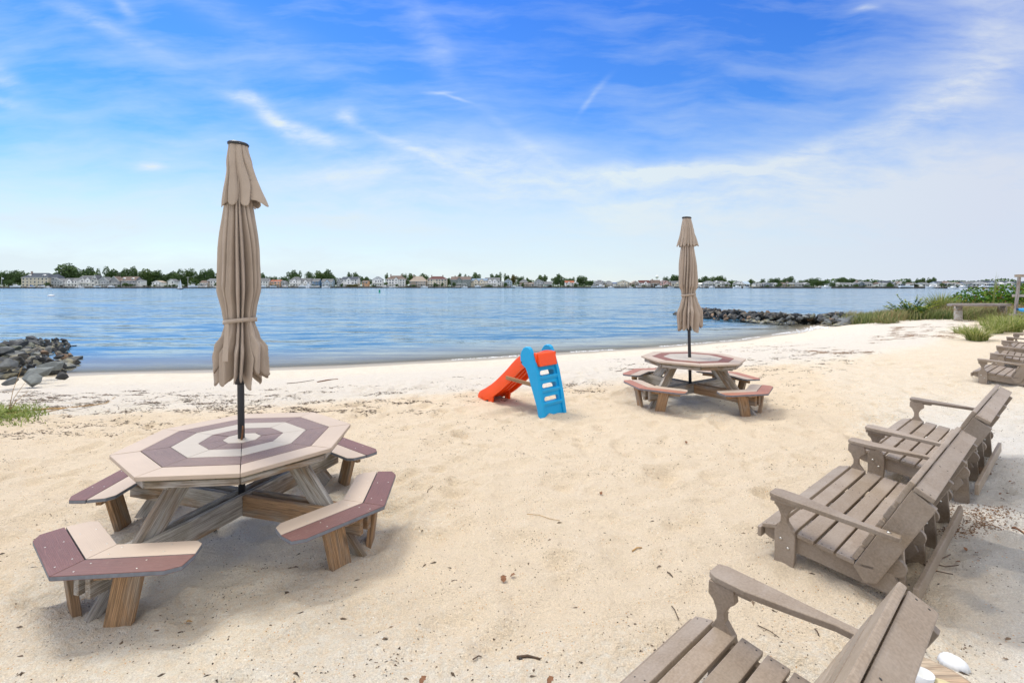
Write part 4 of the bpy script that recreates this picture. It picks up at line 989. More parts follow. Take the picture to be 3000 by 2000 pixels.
tag(rk, 'weathered timber rack with tall grey post at the right edge', 'rack')
mb = MB(); k_ = 14; vs = []; fs = []; kc = 12
for j in range(k_):
    t = j/(k_-1); r_ = .24*math.sin(math.pi*min(max(t, .02), .98))**.55
    for i in range(kc): an = 2*math.pi*i/kc; vs.append((2.6*t, r_*math.cos(an), .17*math.sin(an)*(r_/.24)+.10*(2*t-1)**2))
for j in range(k_-1):
    for i in range(kc): fs.append((j*kc+i, j*kc+(i+1) % kc, (j+1)*kc+(i+1) % kc, (j+1)*kc+i))
mb.add(vs, fs, None, 0, True)
p = rel(2981, 914, 18.3)+Vector(rk.location)
tag(mb.build('kayak', M['kayak'], None, (p.x, p.y, p.z)), 'bright blue kayak lying on the timber rack at the right edge', 'kayak')

# ------------------------------------------------------------ small things near the benches
mb = MB(); mb.lathe([(.20, -.05), (.212, .0), (.215, .05), (.208, .065), (.19, .07), (.0, .07)], 40, Matrix.Translation((1.655, 1.95, 0)) @ Matrix.Diagonal((1, 1, 1, 1)), cap=False)
M['slab'] = oldwood('pale_wood_slab', (0.50, 0.40, 0.29), (0.46, 0.33, 0.22), 0, .5)
tag(mb.build('wood_slab', M['slab']), 'round pale wood slab on the sand in the bottom right corner', 'wood slab')
mb = MB(); mb.lathe([(.030, 0), (.034, .03), (.036, .06), (.039, .062), (.041, .055), (.036, .0)][0:5], 24, Matrix.Translation((1.655, 1.985-.03, .071)))
mb = MB(); mb.lathe([(.026, 0), (.036, .05), (.033, .05), (.024, .006), (0, .006)], 24, Matrix.Translation((1.65, 1.955, .071)), cap=False)
tag(mb.build('cup', M['white']), 'small white cup standing on the round wood slab', 'cup')
def shell(name, c, r_, m, label, hgt=.5, rz=0):
    mb = MB(); vs = []; fs = []; A, B = 24, 7
    for j in range(B+1):
        for i in range(A+1):
            th = math.pi*1.15*(i/A-.5); q = j/B; rr_ = r_*q*(1+.04*math.cos(th*16)*q)
            vs.append((rr_*math.sin(th), rr_*math.cos(th)*1.05, r_*hgt*(1-q*q)**.6*(1)+.004))
    for j in range(B):
        for i in range(A): a = j*(A+1)+i; fs.append((a, a+1, a+A+2, a+A+1))
    mb.add(vs, fs, Matrix.Rotation(rz, 4, 'Z'), 0, True); o = mb.build(name, M[m], None, c)
    md = o.modifiers.new('t', 'SOLIDIFY'); md.thickness = .004; tag(o, label, 'shell'); return o
shell('clam_shell', (1.70, 1.91, .071), .062, 'shell', 'yellowish clam shell on the wood slab beside the white cup', .6, .6)
shell('clam_shell', (1.93, 2.13, hz(1.93, 2.13)+.005), .055, 'white', 'large white shell lying on the sand behind the wood slab', .75, 2.2)
for (u, v, s, lb) in [(2850, 1405, .055, 'grey rounded stone behind the third bench, nearest its stretcher'), (2884, 1392, .06, 'brown stone right of the grey stone behind the third bench'), (2305, 1298, .018, 'small grey pebble alone on the sand left of the third bench'), (1526, 1888, .012, 'round black pebble near the dark twig at the bottom')]:
    p = px(u, v, 1.62); o = rock(p[0], p[1], hz(p[0], p[1])+s*.3, s, lb, None, rr)
def twig(pts2, r_, label, m='stick', group=None, dd=1.665, lift=.006):
    mb = MB(); n_ = len(pts2); P_ = [px(u, v, dd) for u, v in pts2]
    mb.tube([(a, b, hz(a, b)+lift+.004*math.sin(i*2)) for i, (a, b, _) in enumerate(P_)], [r_*(1-.4*i/n_) for i in range(n_)], 6)
    return tag(mb.build('twig', M[m]), label, 'twig', group)
twig([(1515, 1905), (1545, 1913), (1583, 1919)], .007, 'thick dark grey twig at the bottom of the sand, biggest of all')
twig([(1385, 1932), (1402, 1922), (1410, 1907)], .003, 'curved pale twig left of the thick dark twig')
twig([(1543, 1501), (1580, 1503), (1610, 1515), (1640, 1527)], .0022, 'long thin straw on the sand in the middle', 'straw')
twig([(1252, 1424), (1254, 1414), (1268, 1407)], .003, 'short hooked twig right of the near table')
twig([(1852, 1612), (1866, 1607), (1880, 1603)], .005, 'orange brown bark strip left of the second bench', 'straw')
twig([(1955, 1674), (1963, 1682), (1971, 1692)], .004, 'grey twig left of the second bench leg')
twig([(1968, 1778), (1976, 1795), (1989, 1822)], .003, 'thin brown twig left of the nearest bench arm')
twig([(2220, 1840), (2255, 1852), (2283, 1864)], .0025, 'long thin grey twig between the two nearest benches')
twig([(2388, 1836), (2394, 1844), (2399, 1851)], .004, 'short brown twig below the nearest bench armrest')
twig([(1795, 1084), (1850, 1078), (1905, 1072)], .008, 'thin stick on the pale sand left of the far table')
twig([(930, 1120), (960, 1112), (990, 1106)], .012, 'brown stick by the water behind the near umbrella', 'leafdry', dd=1.75)
twig([(840, 1117), (880, 1113), (920, 1105)], .006, 'thin straight stick on the pale sand right of the near umbrella pole', dd=1.72)
for pts_ in ([(2716, 1642), (2760, 1634), (2785, 1625)], [(2716, 1645), (2770, 1655), (2808, 1652)], [(2706, 1665), (2740, 1682), (2792, 1690)], [(2680, 1860), (2668, 1880), (2660, 1899)], [(2683, 1858), (2700, 1885), (2712, 1913)]):
    twig(pts_, .004, 'thin dead vine stem on the sand behind the benches', 'stick', 'dead vine stems behind the benches', 1.64, .02)
def leaf(u, v, s, label, group=None, dd=1.66, m='leafdry'):
    p = px(u, v, dd); mb = MB(); vs = []; fs = []; s *= .72
    N_ = 9
    for i in range(N_):
        t = i/(N_-1); wd = s*.38*math.sin(math.pi*t)**.8*(1+.3*math.cos(t*18)); z = .25*s*math.sin(t*3+1)+.01
        for q in (-1, 0, 1): vs.append((s*(t-.5), wd*q, z+abs(q)*s*.15))
    for i in range(N_-1):
        for q in (0, 1): a = i*3+q; fs.append((a, a+1, a+4, a+3))
    mb.add(vs, fs, Matrix.Rotation(random.uniform(0, 6.28), 4, 'Z'), 0, True)
    return tag(mb.build('leaf', M[m], None, (p[0], p[1], hz(p[0], p[1]))), label, 'leaf', group)
leaf(2010, 1296, .05, 'rust brown leaf on the sand in front of the far table'); leaf(1761, 1441, .045, 'crumpled brown leaf in the middle of the sand')
leaf(1475, 1694, .06, 'curled brown leaf, longest of the pair in the middle foreground'); leaf(1502, 1685, .04, 'small upright curled leaf beside the longer one')
leaf(1238, 1993, .05, 'brown leaf at the bottom edge of the sand'); leaf(1612, 1985, .05, 'dry leaf at the bottom edge right of the thick twig')
leaf(555, 1763, .04, 'orange leaf on the sand below the near table', m='straw'); leaf(2985, 1576, .10, 'reddish leaf at the right edge behind the second bench')
for k in range(26):
    leaf(random.uniform(2780, 2995), random.uniform(1370, 1640), random.uniform(.015, .04), 'small brown leaf fragment on the sand behind the benches', 'leaf fragments behind the benches', 1.62)
# seaweed wrack and other drift: uncountable
def scatter(name, spec, m, label, cat):
    mb = MB()
    for (u0, u1, v0, v1, nn, ln, cl_) in spec:
        k = 0
        while k < nn:
            uc = random.uniform(u0, u1); vc = random.uniform(v0, v1)+0
            m_ = random.randint(max(1, cl_//2), cl_*2); pc = px(uc, vc, 1.68); sz = random.uniform(.5, 1.3)
            da = random.gauss(0.12, .3)
            for _ in range(m_):
                x_ = pc[0]+random.gauss(0, .085*sz*(cl_ > 2)*3.0*.4); y_ = pc[1]+random.gauss(0, .035*sz*(cl_ > 2)*3*.4)
                L_ = ln*random.uniform(.4, 1.5); a = da+random.gauss(0, .6); z_ = hz(x_, y_)
                dx, dy = math.cos(a)*L_, math.sin(a)*L_; wd = random.uniform(.12, .28)*min(L_, .05)*.6+.0012
                b0_ = (x_-dx/2, y_-dy/2); zt_ = .001+random.random()*.004
                vs = [(b0_[0], b0_[1], z_-.004), (x_-dy*0-math.sin(a)*wd, y_+math.cos(a)*wd, z_+.002), (x_+dx/2, y_+dy/2, z_-.002), (x_+math.sin(a)*wd, y_-math.cos(a)*wd, z_+.002), (x_, y_, z_+zt_+wd*.35)]
                mb.add(vs, [(0, 3, 4), (3, 2, 4), (2, 1, 4), (1, 0, 4)], None, 0, False, random.random()); k += 1
    return tag(mb.build(name, M[m]), label, cat, kind='stuff')
scatter('seaweed_wrack', [(-20, 1250, 1125, 1215, 3600, .07, 26), (0, 700, 1150, 1290, 1700, .05, 12), (1250, 1480, 1095, 1190, 260, .05, 12), (1640, 1760, 1118, 1150, 420, .05, 22), (2200, 2500, 1010, 1100, 900, .07, 14), (1800, 2350, 1040, 1090, 350, .08, 8),
    (2120, 2400, 1105, 1200, 240, .05, 6), (1100, 1500, 1210, 1300, 160, .03, 3)], 'weed', 'dark dried seaweed scattered in bands over the upper beach', 'seaweed')
scatter('drift_wrack', [(2600, 2870, 965, 1000, 2600, .13, 40), (2560, 2800, 985, 1005, 500, .14, 16), (2380, 2560, 1022, 1038, 700, .12, 30), (2100, 2400, 985, 1030, 240, .12, 6), (2790, 2990, 1520, 1575, 900, .02, 60), (2740, 2800, 1490, 1530, 120, .02, 20)], 'drywrack', 'brown drift reeds and dry litter in front of the dune grass and behind the benches', 'drift litter')
scatter('sand_debris', [(-50, 3050, 1180, 2050, 750, .013, 1), (-50, 3050, 1180, 2050, 900, .015, 7), (-50, 3050, 1100, 1400, 1300, .022, 3), (-50, 3050, 1500, 2000, 120, .04, 1)], 'weed', 'tiny dark bits of bark and shell strewn over the sand', 'debris')

# ------------------------------------------------------------ far shore
def shoreY(X): return float(np.interp(X, [-1500, -451, 0, 380, 1500], [430, 430, 520, 385, 385]))
BANK = 1.15
def place(u, back=0.0):
    Y_ = 430.0
    for _ in range(12): Y_ = shoreY((u-1500)/F*Y_)+back
    return (u-1500)/F*Y_, Y_
pts = [(-2600, 430)]+[(x_, shoreY(x_)) for x_ in (-451, -225, 0, 190, 380)]+[(2600, 385)]
vs = []; fs = []
for x_, y_ in pts: vs += [(x_, y_, BANK), (x_*1.0+(0), 7000, 6.0)]
vs2 = []
for i in range(len(pts)-1): fs.append((2*i, 2*i+2, 2*i+3, 2*i+1))
mb = MB(); mb.add(vs, fs); tag(mb.build('far_bank', M['lawn']), kind='structure')
bk = MB()
for i in range(len(pts)-1):
    (x0, y0), (x1, y1) = pts[i], pts[i+1]
    beam(bk, (x0, y0, .4), (x1, y1, .4), 1.56, .6, bev=0)
tag(bk.build('bulkhead', M['bulk']), 'dark timber bulkhead along the whole far shore', 'bulkhead')
WH = (.80, .80, .79); CR = (.68, .62, .50); GY = (.42, .44, .46); SL = (.07, .085, .11); DG = (.16, .17, .18); BR = (.17, .13, .11); TN = (.38, .32, .26)
MR = (.12, .05, .045); BL = (.14, .25, .40); YL = (.60, .52, .32); PK = (.62, .42, .38); PE = (.66, .40, .24); AQ = (.42, .58, .55); TC = (.34, .13, .08); GG = (.22, .26, .25); LB = (.40, .50, .60); SH = (.30, .31, .32)
# strip, x0, x1, ridge y, eave y (all in pixels of 4.704x strips), wall, roof, style, extras, text
HS = [
 (0,295,665,180,248,CR,SL,'hip','dc','cream mansion with dark slate hip roof at the left end of the far shore'),
 (0,668,800,195,250,GY,SL,'hip','','slate roofed grey house just right of the cream mansion'),
 (0,708,862,262,300,GY,DG,'gable','','pale grey gabled house left of the big oak on the far shore'),
 (0,862,1062,256,292,WH,DG,'side','gp','white house with grey roof and small centre gable under the big oak'),
 (0,1070,1300,222,275,WH,DG,'side','ggp','white three storey house with pink gables and balconies'),
 (0,1262,1350,212,300,WH,DG,'gable','','tall narrow white house wing beside the three storey house'),
 (0,1352,1500,240,300,GY,DG,'gable','p','grey gabled house with three windows right of the tall white wing'),
 (0,1500,1645,232,300,SH,BR,'gable','p','grey shingled gabled house with slanting roof lines'),
 (0,1645,1862,234,290,SH,BR,'side','ddp','shingled house with brown roof and two white dormers'),
 (0,1838,1946,268,292,WH,DG,'hip','p','small white two storey house right of the house with two dormers'),
 (0,2095,2225,290,318,WH,TN,'gable','p','small white cottage between green trees left of the near umbrella'),
 (0,2310,2400,270,300,WH,DG,'gable','','white house half hidden by trees left of the small sailboat'),
 (1,405,520,290,322,TN,BR,'side','p','low tan house with porch left of the near umbrella'),
 (1,505,700,263,292,WH,DG,'side','p','long white house with grey roof partly behind the near umbrella'),
 (1,1200,1340,258,298,WH,DG,'side','p','white house with grey roof right of the near umbrella'),
 (1,1375,1510,280,306,PE,TC,'side','cp','peach house with brown roof'),
 (1,1500,1580,290,320,GY,DG,'gable','','small grey house between the peach house and the large white one'),
 (1,1640,1790,235,288,WH,DG,'hip','gpp','large white house with turret like gable and double porch'),
 (1,1790,1922,258,300,WH,DG,'side','gp','white house behind the distant white sailboat'),
 (1,1924,2046,264,298,BL,DG,'side','p','blue house with grey roof right of the distant sailboat'),
 (1,2080,2230,268,302,LB,DG,'side','gp','light blue house with white trim right of the blue house'),
 (1,2290,2345,255,300,GY,DG,'gable','','narrow grey house left of the white mansion with sunroom'),
 (2,0,215,238,276,WH,SL,'side','gp','white mansion with dark roof and sunroom on its right'),
 (2,290,365,292,306,PE,BR,'side','','low orange brick house behind the dune bank'),
 (2,425,560,235,278,WH,DG,'gable','pp','tall pale grey house with front gable and blue door'),
 (2,618,875,218,272,WH,BR,'hip','ccgp','large white house with brown hip roof and stone chimneys'),
 (2,940,1165,226,300,TN,TN,'hip','cp','tan shingled house with steep hip roof and tall chimney'),
 (2,1185,1450,228,272,CR,MR,'hip','ccp','cream mansion with maroon hip roof and two chimneys'),
 (2,1510,1780,235,276,GG,BR,'side','cgp','grey green house with brown roof and red shrubs in front'),
 (2,1780,2010,262,292,CR,(.2,.27,.36),'side','ggp','cream house with blue grey roof and two gables'),
 (2,1980,2185,248,290,WH,DG,'side','ggp','white house with dark roof, three gables and flag'),
 (2,2182,2238,292,322,WH,DG,'gable','','tiny white annexe right of the three gabled house'),
 (2,2245,2352,265,305,LB,DG,'gable','p','blue grey house left of the olive tree'),
 (3,105,222,272,310,TN,DG,'hip','p','taupe house with pyramid roof right of the olive tree'),
 (3,215,300,315,338,TN,BR,'side','p','low brown house right of the pyramid roofed house'),
 (3,306,432,272,312,GY,DG,'gable','p','grey gabled house with round topped window'),
 (3,445,552,305,338,AQ,DG,'side','p','pale aqua cottage with grey roof'),
 (3,735,855,292,320,WH,TC,'side','gp','white house with terracotta roof and arched window'),
 (3,850,915,305,330,WH,WH,'gable','','small all white house right of the terracotta roof'),
 (3,1138,1285,280,320,SH,DG,'hip','dp','grey shingled house with dormer at the start of the low row'),
 (3,1282,1395,291,326,TN,DG,'hip','p','taupe hip roofed house, second in the low row'),
 (3,1396,1500,316,334,WH,(.10,.14,.25),'side','p','white house with navy trim in the low row'),
 (3,1455,1622,283,318,CR,GG,'gable','p','cream gabled house with green grey roof'),
 (3,1645,1758,292,328,TN,TN,'gable','p','tan gabled house left of the red brown roofs'),
 (3,1757,1900,287,322,WH,MR,'side','gp','white house with red brown roof left of the brown house'),
 (3,1920,2048,283,328,BR,BR,'side','cp','dark brown house below the water tower'),
 (3,2050,2182,285,314,PK,MR,'gable','gp','pink house with dark red roof right of the water tower'),
 (3,2200,2330,297,328,CR,DG,'side','gp','cream house at the left side of the far umbrella'),
 (4,205,285,332,348,WH,WH,'side','','low white house at the right side of the far umbrella'),
 (4,292,455,295,332,GY,DG,'gable','pp','grey house with stacked white balconies right of the far umbrella'),
 (4,452,575,296,326,WH,DG,'side','dgp','white house with three dormers'),
 (4,580,650,306,336,SH,SH,'gable','p','grey gabled house hidden half by a round tree'),
 (4,732,860,299,336,WH,DG,'gable','pp','white house with flat balcony and grey gable'),
 (4,852,925,305,338,WH,LB,'side','','small white house with pale roof beside the balcony house'),
 (4,1000,1090,330,348,WH,DG,'side','p','low white house behind a dark hedge'),
 (4,1112,1226,318,344,(.33,.36,.43),DG,'gable','','slate grey barn like house'),
 (4,1250,1306,330,350,WH,DG,'gable','p','little white house with black windows'),
 (4,1380,1445,335,352,TN,BR,'side','','low brown house left of the yellow house'),
 (4,1445,1566,320,342,YL,DG,'side','cp','pale yellow house with chimney'),
 (4,1570,1676,328,350,GY,DG,'side','p','light grey house right of the yellow house'),
 (4,1680,1746,325,348,SH,SH,'gable','','grey shed like house right of the light grey house'),
 (4,2070,2200,333,356,WH,DG,'gable','p','white boathouse gable of the long white club'),
 (4,2200,2352,333,350,WH,DG,'side','p','long low white club building'),
 (5,60,160,300,332,(.22,.27,.31),DG,'gable','c','blue grey house left of a dark round tree'),
 (5,160,262,308,335,(.25,.30,.34),DG,'side','p','blue grey house wing right of its chimney'),
 (5,342,465,325,352,WH,BR,'gable','p','cream white house with brown roof line'),
 (5,400,545,297,322,WH,(.05,.06,.08),'side','','white house with long black roof standing behind the others'),
 (5,542,602,320,346,GY,SL,'gable','','small house with blue black roof'),
 (5,604,720,313,346,WH,BR,'gable','p','cream gabled house with arched window above its porch'),
 (5,742,862,330,352,TN,BR,'hip','p','taupe low house left of the dark clump of trees'),
 (5,950,1046,338,358,WH,DG,'side','p','white porch house between two dark round trees'),
 (5,1150,1235,305,322,WH,SL,'side','','white house showing its dark roof above the trees'),
 (5,1246,1382,293,328,(.25,.29,.28),BR,'hip','pp','grey green house with white window band'),
 (5,1398,1530,318,345,WH,BR,'hip','p','white house with brown roof right of the grey green house'),
 (5,1532,1640,318,350,LB,DG,'side','','pale blue grey house with flat wall'),
 (5,1640,1850,322,352,GY,DG,'gable','pp','grey house with glass gable front'),
 (5,1792,2000,292,330,LB,SL,'side','gpp','big blue house with dark roof and white balconies'),
 (5,2002,2140,335,352,WH,WH,'side','pp','white flat roofed house with balconies'),
 (5,2076,2222,301,336,WH,(.05,.06,.08),'gable','p','white gabled house with black roof left of the rack post'),
 (5,2190,2400,318,350,(.12,.14,.17),SL,'side','g','dark house behind the rack post at the right edge')]
house_pos = []
def make_house(strip, z0, z1, yr, ye, wall, roof, style, ex, text):
    rr = random.Random(int(z0)+strip*977); u0 = strip*500+z0/4.704; u1 = strip*500+z1/4.704; v_r = 760+yr/4.704; v_e = 760+ye/4.704
    front = ex.count('p') > 0; X0, Y0 = place((u0+u1)/2, 12 if yr > 225 else 16); sc_ = Y0/F
    Wd = (u1-u0)*sc_; zr = CAMZ-(v_r-HZ)*sc_; ze = CAMZ-(v_e-HZ)*sc_; zr -= .25; D = min(max(Wd*.7, 7), 12)
    g0 = BANK; H = max(ze-g0, 2.4); RH = max(zr-ze, 1.0)
    root = empty('house', (X0, Y0, g0), 0); tag(root, text, 'house', 'houses along the far shore'); house_pos.append(((u0+u1)/2, text, root))
    wm = hmat('wall', wall); rm = hmat('roof', roof); hw = Wd/2
    mb = MB(); mb.box((Wd, D, H), Matrix.Translation((0, D/2, H/2)))
    if style == 'gable':   # gable end towards the water
        mb.prism([(-hw, 0), (hw, 0), (0, RH)], 0, D, Matrix(((1, 0, 0, 0), (0, 0, 1, 0), (0, 1, 0, H), (0, 0, 0, 1))))
    elif style == 'side': mb.prism([(0, 0), (D, 0), (D/2, RH)], -hw, hw, Matrix(((0, 0, 1, 0), (1, 0, 0, 0), (0, 1, 0, H), (0, 0, 0, 1))))
    mb.build('wall', wm, root)
    mb = MB(); e = .35
    if style == 'gable':
        for s_ in (-1, 1):
            a = [(s_*(hw+e), -e*RH/hw), (s_*(hw+e), -e*RH/hw+.25), (0, RH+.28), (0, RH+.03)]
            mb.prism(a if s_ > 0 else a[::-1], -e, D+e, Matrix(((1, 0, 0, 0), (0, 0, 1, 0), (0, 1, 0, H), (0, 0, 0, 1))))
    elif style == 'side':
        for s_ in (-1, 1):
            q = D/2; a = [(q+s_*(q+e), -e*RH/q), (q+s_*(q+e), -e*RH/q+.25), (q, RH+.28), (q, RH+.03)]
            mb.prism(a if s_ > 0 else a[::-1], -hw-e, hw+e, Matrix(((0, 0, 1, 0), (1, 0, 0, 0), (0, 1, 0, H), (0, 0, 0, 1))))
    else:
        rl_ = max(hw-D*.42, hw*.12); vs = [(-hw-e, -e, H), (hw+e, -e, H), (hw+e, D+e, H), (-hw-e, D+e, H), (-rl_, D/2, H+RH), (rl_, D/2, H+RH)]
        mb.add(vs, [(0, 1, 5, 4), (1, 2, 5), (2, 3, 4, 5), (3, 0, 4), (3, 2, 1, 0)])
    rf = mb.build('roof', rm, root)
    if style == 'gable':    # white barge boards
        mb = MB()
        for s_ in (-1, 1): beam(mb, (s_*(hw+e), -e-.05, H-e*RH/hw+.1), (0, -e-.05, H+RH+.12), .32, .1, bev=0)
        mb.build('trim', M['whitep'], root)
    else:
        mb = MB(); mb.box((Wd+.7, .1, .28), Matrix.Translation((0, -e-.06, H-.05-(e*RH/(D/2) if style == 'side' else 0)))); mb.build('trim', M['whitep'], root)
    # windows
    nfl = 1 if H < 3.4 else (2 if H < 7.2 else 3); fh = H/nfl; nc = max(2, min(7, int(Wd/2.5)))
    for f_ in range(nfl):
        for c_ in range(nc):
            if rr.random() < .1: continue
            xx = -hw+Wd*(c_+.5)/nc+rr.uniform(-.1, .1); ww = rr.choice((.8, 1.0, 1.3)); hh = min(1.5, fh*.55); zz = fh*(f_+.52)
            mb = MB(); mb.box((ww+.24, .10, hh+.24), Matrix.Translation((xx, -.04, zz)), 0, 0); mb.box((ww, .12, hh), Matrix.Translation((xx, -.06, zz)), 0, 1)
            mb.build('window', [M['whitep'], M['glass']], root)
    if style == 'gable' and RH > 2.2:
        mb = MB(); mb.box((1.1, .10, 1.1), Matrix.Translation((0, -.04, H+RH*.32)), 0, 0); mb.box((.85, .12, .85), Matrix.Translation((0, -.06, H+RH*.32)), 0, 1); mb.build('window', [M['whitep'], M['glass']], root)
    ng = ex.count('g')
    for i in range(ng):
        gw_ = min(Wd*.32, 4.5); xx = (-hw+gw_*.6+(Wd-gw_*1.2)*(i+.5)/ng) if ng > 1 else Wd*rr.uniform(-.15, .15); gh = min(gw_*.5, RH*.95)
        mb = MB(); mb.box((gw_, 1.4, H-.02), Matrix.Translation((xx, -.5, H/2-.01))); mb.prism([(-gw_/2, 0), (gw_/2, 0), (0, gh)], -1.2, D*.4, Matrix(((1, 0, 0, xx), (0, 0, 1, 0), (0, 1, 0, H-.02), (0, 0, 0, 1)))); mb.build('gable_front', wm, root)
        mb = MB()
        for s_ in (-1, 1):
            a = [(s_*(gw_/2+.3), -.3), (s_*(gw_/2+.3), -.1), (0, gh+.22), (0, gh+.02)]; mb.prism(a if s_ > 0 else a[::-1], -1.4, D*.4, Matrix(((1, 0, 0, xx), (0, 0, 1, 0), (0, 1, 0, H), (0, 0, 0, 1))))
        mb.build('gable_roof', rm, root)
        for f_ in range(nfl):
            mb = MB(); mb.box((1.5, .10, 1.3), Matrix.Translation((xx, -1.24, fh*(f_+.52))), 0, 0); mb.box((1.2, .12, 1.05), Matrix.Translation((xx, -1.26, fh*(f_+.52))), 0, 1); mb.build('window', [M['whitep'], M['glass']], root)
    nd = ex.count('d')*2 if style == 'hip' else ex.count('d')*1
    for i in range(nd):
        xx = -hw*.55+(Wd*.55)*(i/(max(nd-1, 1))); zc = H+RH*.28
        mb = MB(); mb.box((1.9, 3, 1.5), Matrix.Translation((xx, D*.14+1.2, zc))); mb.prism([(-1.2, 0), (1.2, 0), (0, .9)], -.5, 3.0, Matrix(((1, 0, 0, xx), (0, 0, 1, D*.14), (0, 1, 0, zc+.75), (0, 0, 0, 1)))); mb.box((1.1, .1, 1.0), Matrix.Translation((xx, D*.14-.34, zc)), 0, 1)
        mb.build('dormer', [M['whitep'], M['glass']], root)
    for i in range(ex.count('c')):
        xx = [-hw*.62, hw*.55][i]; zc = H+RH*.55
        mb = MB(); mb.box((1.1, 1.1, RH*1.2+1.0), Matrix.Translation((xx, D*.42, zc+.4)), .03); mb.build('chimney', hmat('wall', (.42, .33, .27)), rf)
    np__ = ex.count('p')
    if np__:
        pw = Wd*(.9 if np__ > 1 else rr.uniform(.45, .8)); xx = (Wd-pw)/2*rr.choice((-1, 0, 1)); pf = fh if nfl > 1 else H*.92
        yo = -2.6-(1.2 if ng else 0)
        mb = MB(); mb.box((pw, 2.4, .2), Matrix.Translation((xx, yo+1.2, pf))); mb.box((pw, 2.4, .3), Matrix.Translation((xx, yo+1.2, .3)))
        k = max(2, int(pw/2.6))
        for i in range(k+1): mb.box((.2, .2, pf), Matrix.Translation((xx-pw/2+.12+(pw-.24)*i/k, yo+.12, pf/2)))
        if np__ > 1 or rr.random() < .5:
            mb.box((pw, .08, .1), Matrix.Translation((xx, yo+.05, pf+1.0)))
            for i in range(int(pw/.45)): mb.box((.09, .06, .95), Matrix.Translation((xx-pw/2+.1+i*.45, yo+.05, pf+.5)))
        mb.build('porch', M['whitep'], root)
for h in HS: make_house(*h)

# trees: several crown meshes shared by many trees
def crown_mesh(seed, wide, n_, leaf_, lobes):
    rr = random.Random(seed); mb = MB(); L = []
    for i in range(lobes):
        a = rr.uniform(0, 6.28); r_ = rr.uniform(.1, .72); z_ = rr.uniform(.3, .86); L.append((r_*math.cos(a)*(1.05-.5*max(0, z_-.5)), r_*math.sin(a)*.7, z_, rr.uniform(.28, .46), rr.uniform(.15, .27), rr.uniform(.2, .8)))
    for i in range(n_):
        cx_, cy_, cz_, r1, r2, tb = L[i % len(L)]
        v_ = Vector((rr.gauss(0, 1), rr.gauss(0, 1), rr.gauss(0, 1))).normalized()*(rr.uniform(.65, 1.05))
        p = Vector((cx_+v_.x*r1, cy_+v_.y*r1, cz_+v_.z*r2)); s_ = leaf_*rr.uniform(.5, 1.3)
        a = Vector((rr.gauss(0, 1), rr.gauss(0, 1), rr.gauss(0, .5))).normalized()*s_; b = a.cross(Vector((rr.gauss(0, 1), rr.gauss(0, 1), rr.gauss(0, 1)))).normalized()*s_*.7
        mb.add([tuple(p-a), tuple(p+b), tuple(p+a*.9), tuple(p-b)], [(0, 1, 2, 3)], None, 0, False, min(1, max(0, rr.gauss(.15+tb*.6, .15)+.12*v_.z)))
    return mb
TRM = [(crown_mesh(200+i, 1, 2400, .05, [12, 15, 10, 17][i % 4]), i) for i in range(6)]
crown = {}
for mname in ('tree', 'treelight', 'treeolive', 'darkshrub'):
    for mb_, i in TRM: crown[(mname, i)] = mb_.build('crown', M[mname], mesh_only=True)
tm = MB(); tm.tube([(0, 0, -.02), (.01, 0, .25), (-.02, 0, .5), (.05, 0, .8)], [.035, .028, .02, .008], 7)
for a in (0.3, 2.2, 4.1): tm.tube([(0, 0, .28), (.2*math.cos(a), .15*math.sin(a), .5), (.42*math.cos(a), .3*math.sin(a), .68)], [.018, .012, .005], 5)
TRUNK = tm.build('trunk', M['bark'], mesh_only=True)
TS = {0: [(50,120,180),(220,95,190),(340,95,178),(140,70,215),(1040,255,95),(905,95,140),(1330,80,150),(1500,120,125),(1680,125,150),(1880,95,128),(2050,140,168),(2150,75,168),(2010,95,250),(2260,95,235),(600,80,250),(640,45,320),(1760,75,325),(120,60,300),(2330,50,230),(1180,120,130)],
 1: [(100,115,155),(230,100,150),(30,95,195),(365,85,190),(330,45,270),(500,90,160),(590,90,155),(150,90,230),(240,60,352),(640,40,320),(1290,65,205),(1400,65,248),(1540,80,245),(1680,85,180),(1770,65,178),(1900,65,205),(2050,100,190),(2130,100,160),(2260,70,230),(1608,28,285),(1815,25,288),(2200,60,210),(1460,60,262),(2265,50,280)],
 2: [(110,45,205),(220,80,198),(300,55,252),(370,60,250),(627,30,215),(870,45,212),(960,70,220),(905,35,270),(1120,65,225),(1215,42,285),(1165,45,240),(1487,42,275),(1620,50,208),(1720,60,220),(1850,75,210),(2090,60,215),(2180,65,195),(2265,55,210),(2040,33,280),(1300,38,325),(620,22,318),(10,22,330),(1010,50,240),(2130,40,250),(1000,30,350),(1560,30,315),(1390,22,330),(760,30,340),(2260,25,320)],
 3: [(20,58,235),(100,45,250),(150,38,245),(220,38,262),(330,36,300),(390,66,240),(455,38,235),(600,66,260),(660,70,215),(712,44,300),(840,60,255),(990,90,238),(1070,44,300),(2110,38,250),(2220,75,235),(2300,60,232),(930,60,258),(780,50,268),(255,30,285),(155,22,320),(880,35,330),(1105,30,295),(1900,30,305)],
 4: [(240,45,275),(320,66,255),(440,66,245),(505,60,237),(580,50,258),(672,50,290),(950,50,280),(1100,30,275),(1240,66,268),(1320,55,262),(1345,33,330),(1400,55,268),(1470,66,245),(1640,60,292),(1720,55,285),(1800,80,265),(1810,65,300),(1930,60,295),(2000,44,310),(2062,42,320),(2125,45,300),(2220,110,265),(2320,70,270),(380,60,262),(2270,60,280),(1860,50,300),(760,24,342),(900,30,300)],
 5: [(20,66,272),(120,66,288),(200,55,292),(300,42,300),(155,50,360),(510,42,325),(755,44,275),(885,50,272),(960,55,265),(1040,45,262),(1100,45,265),(905,55,290),(1100,62,305),(1215,38,325),(1310,42,358),(1470,42,365),(40,40,345),(380,40,300),(700,30,315)]}
tl = []
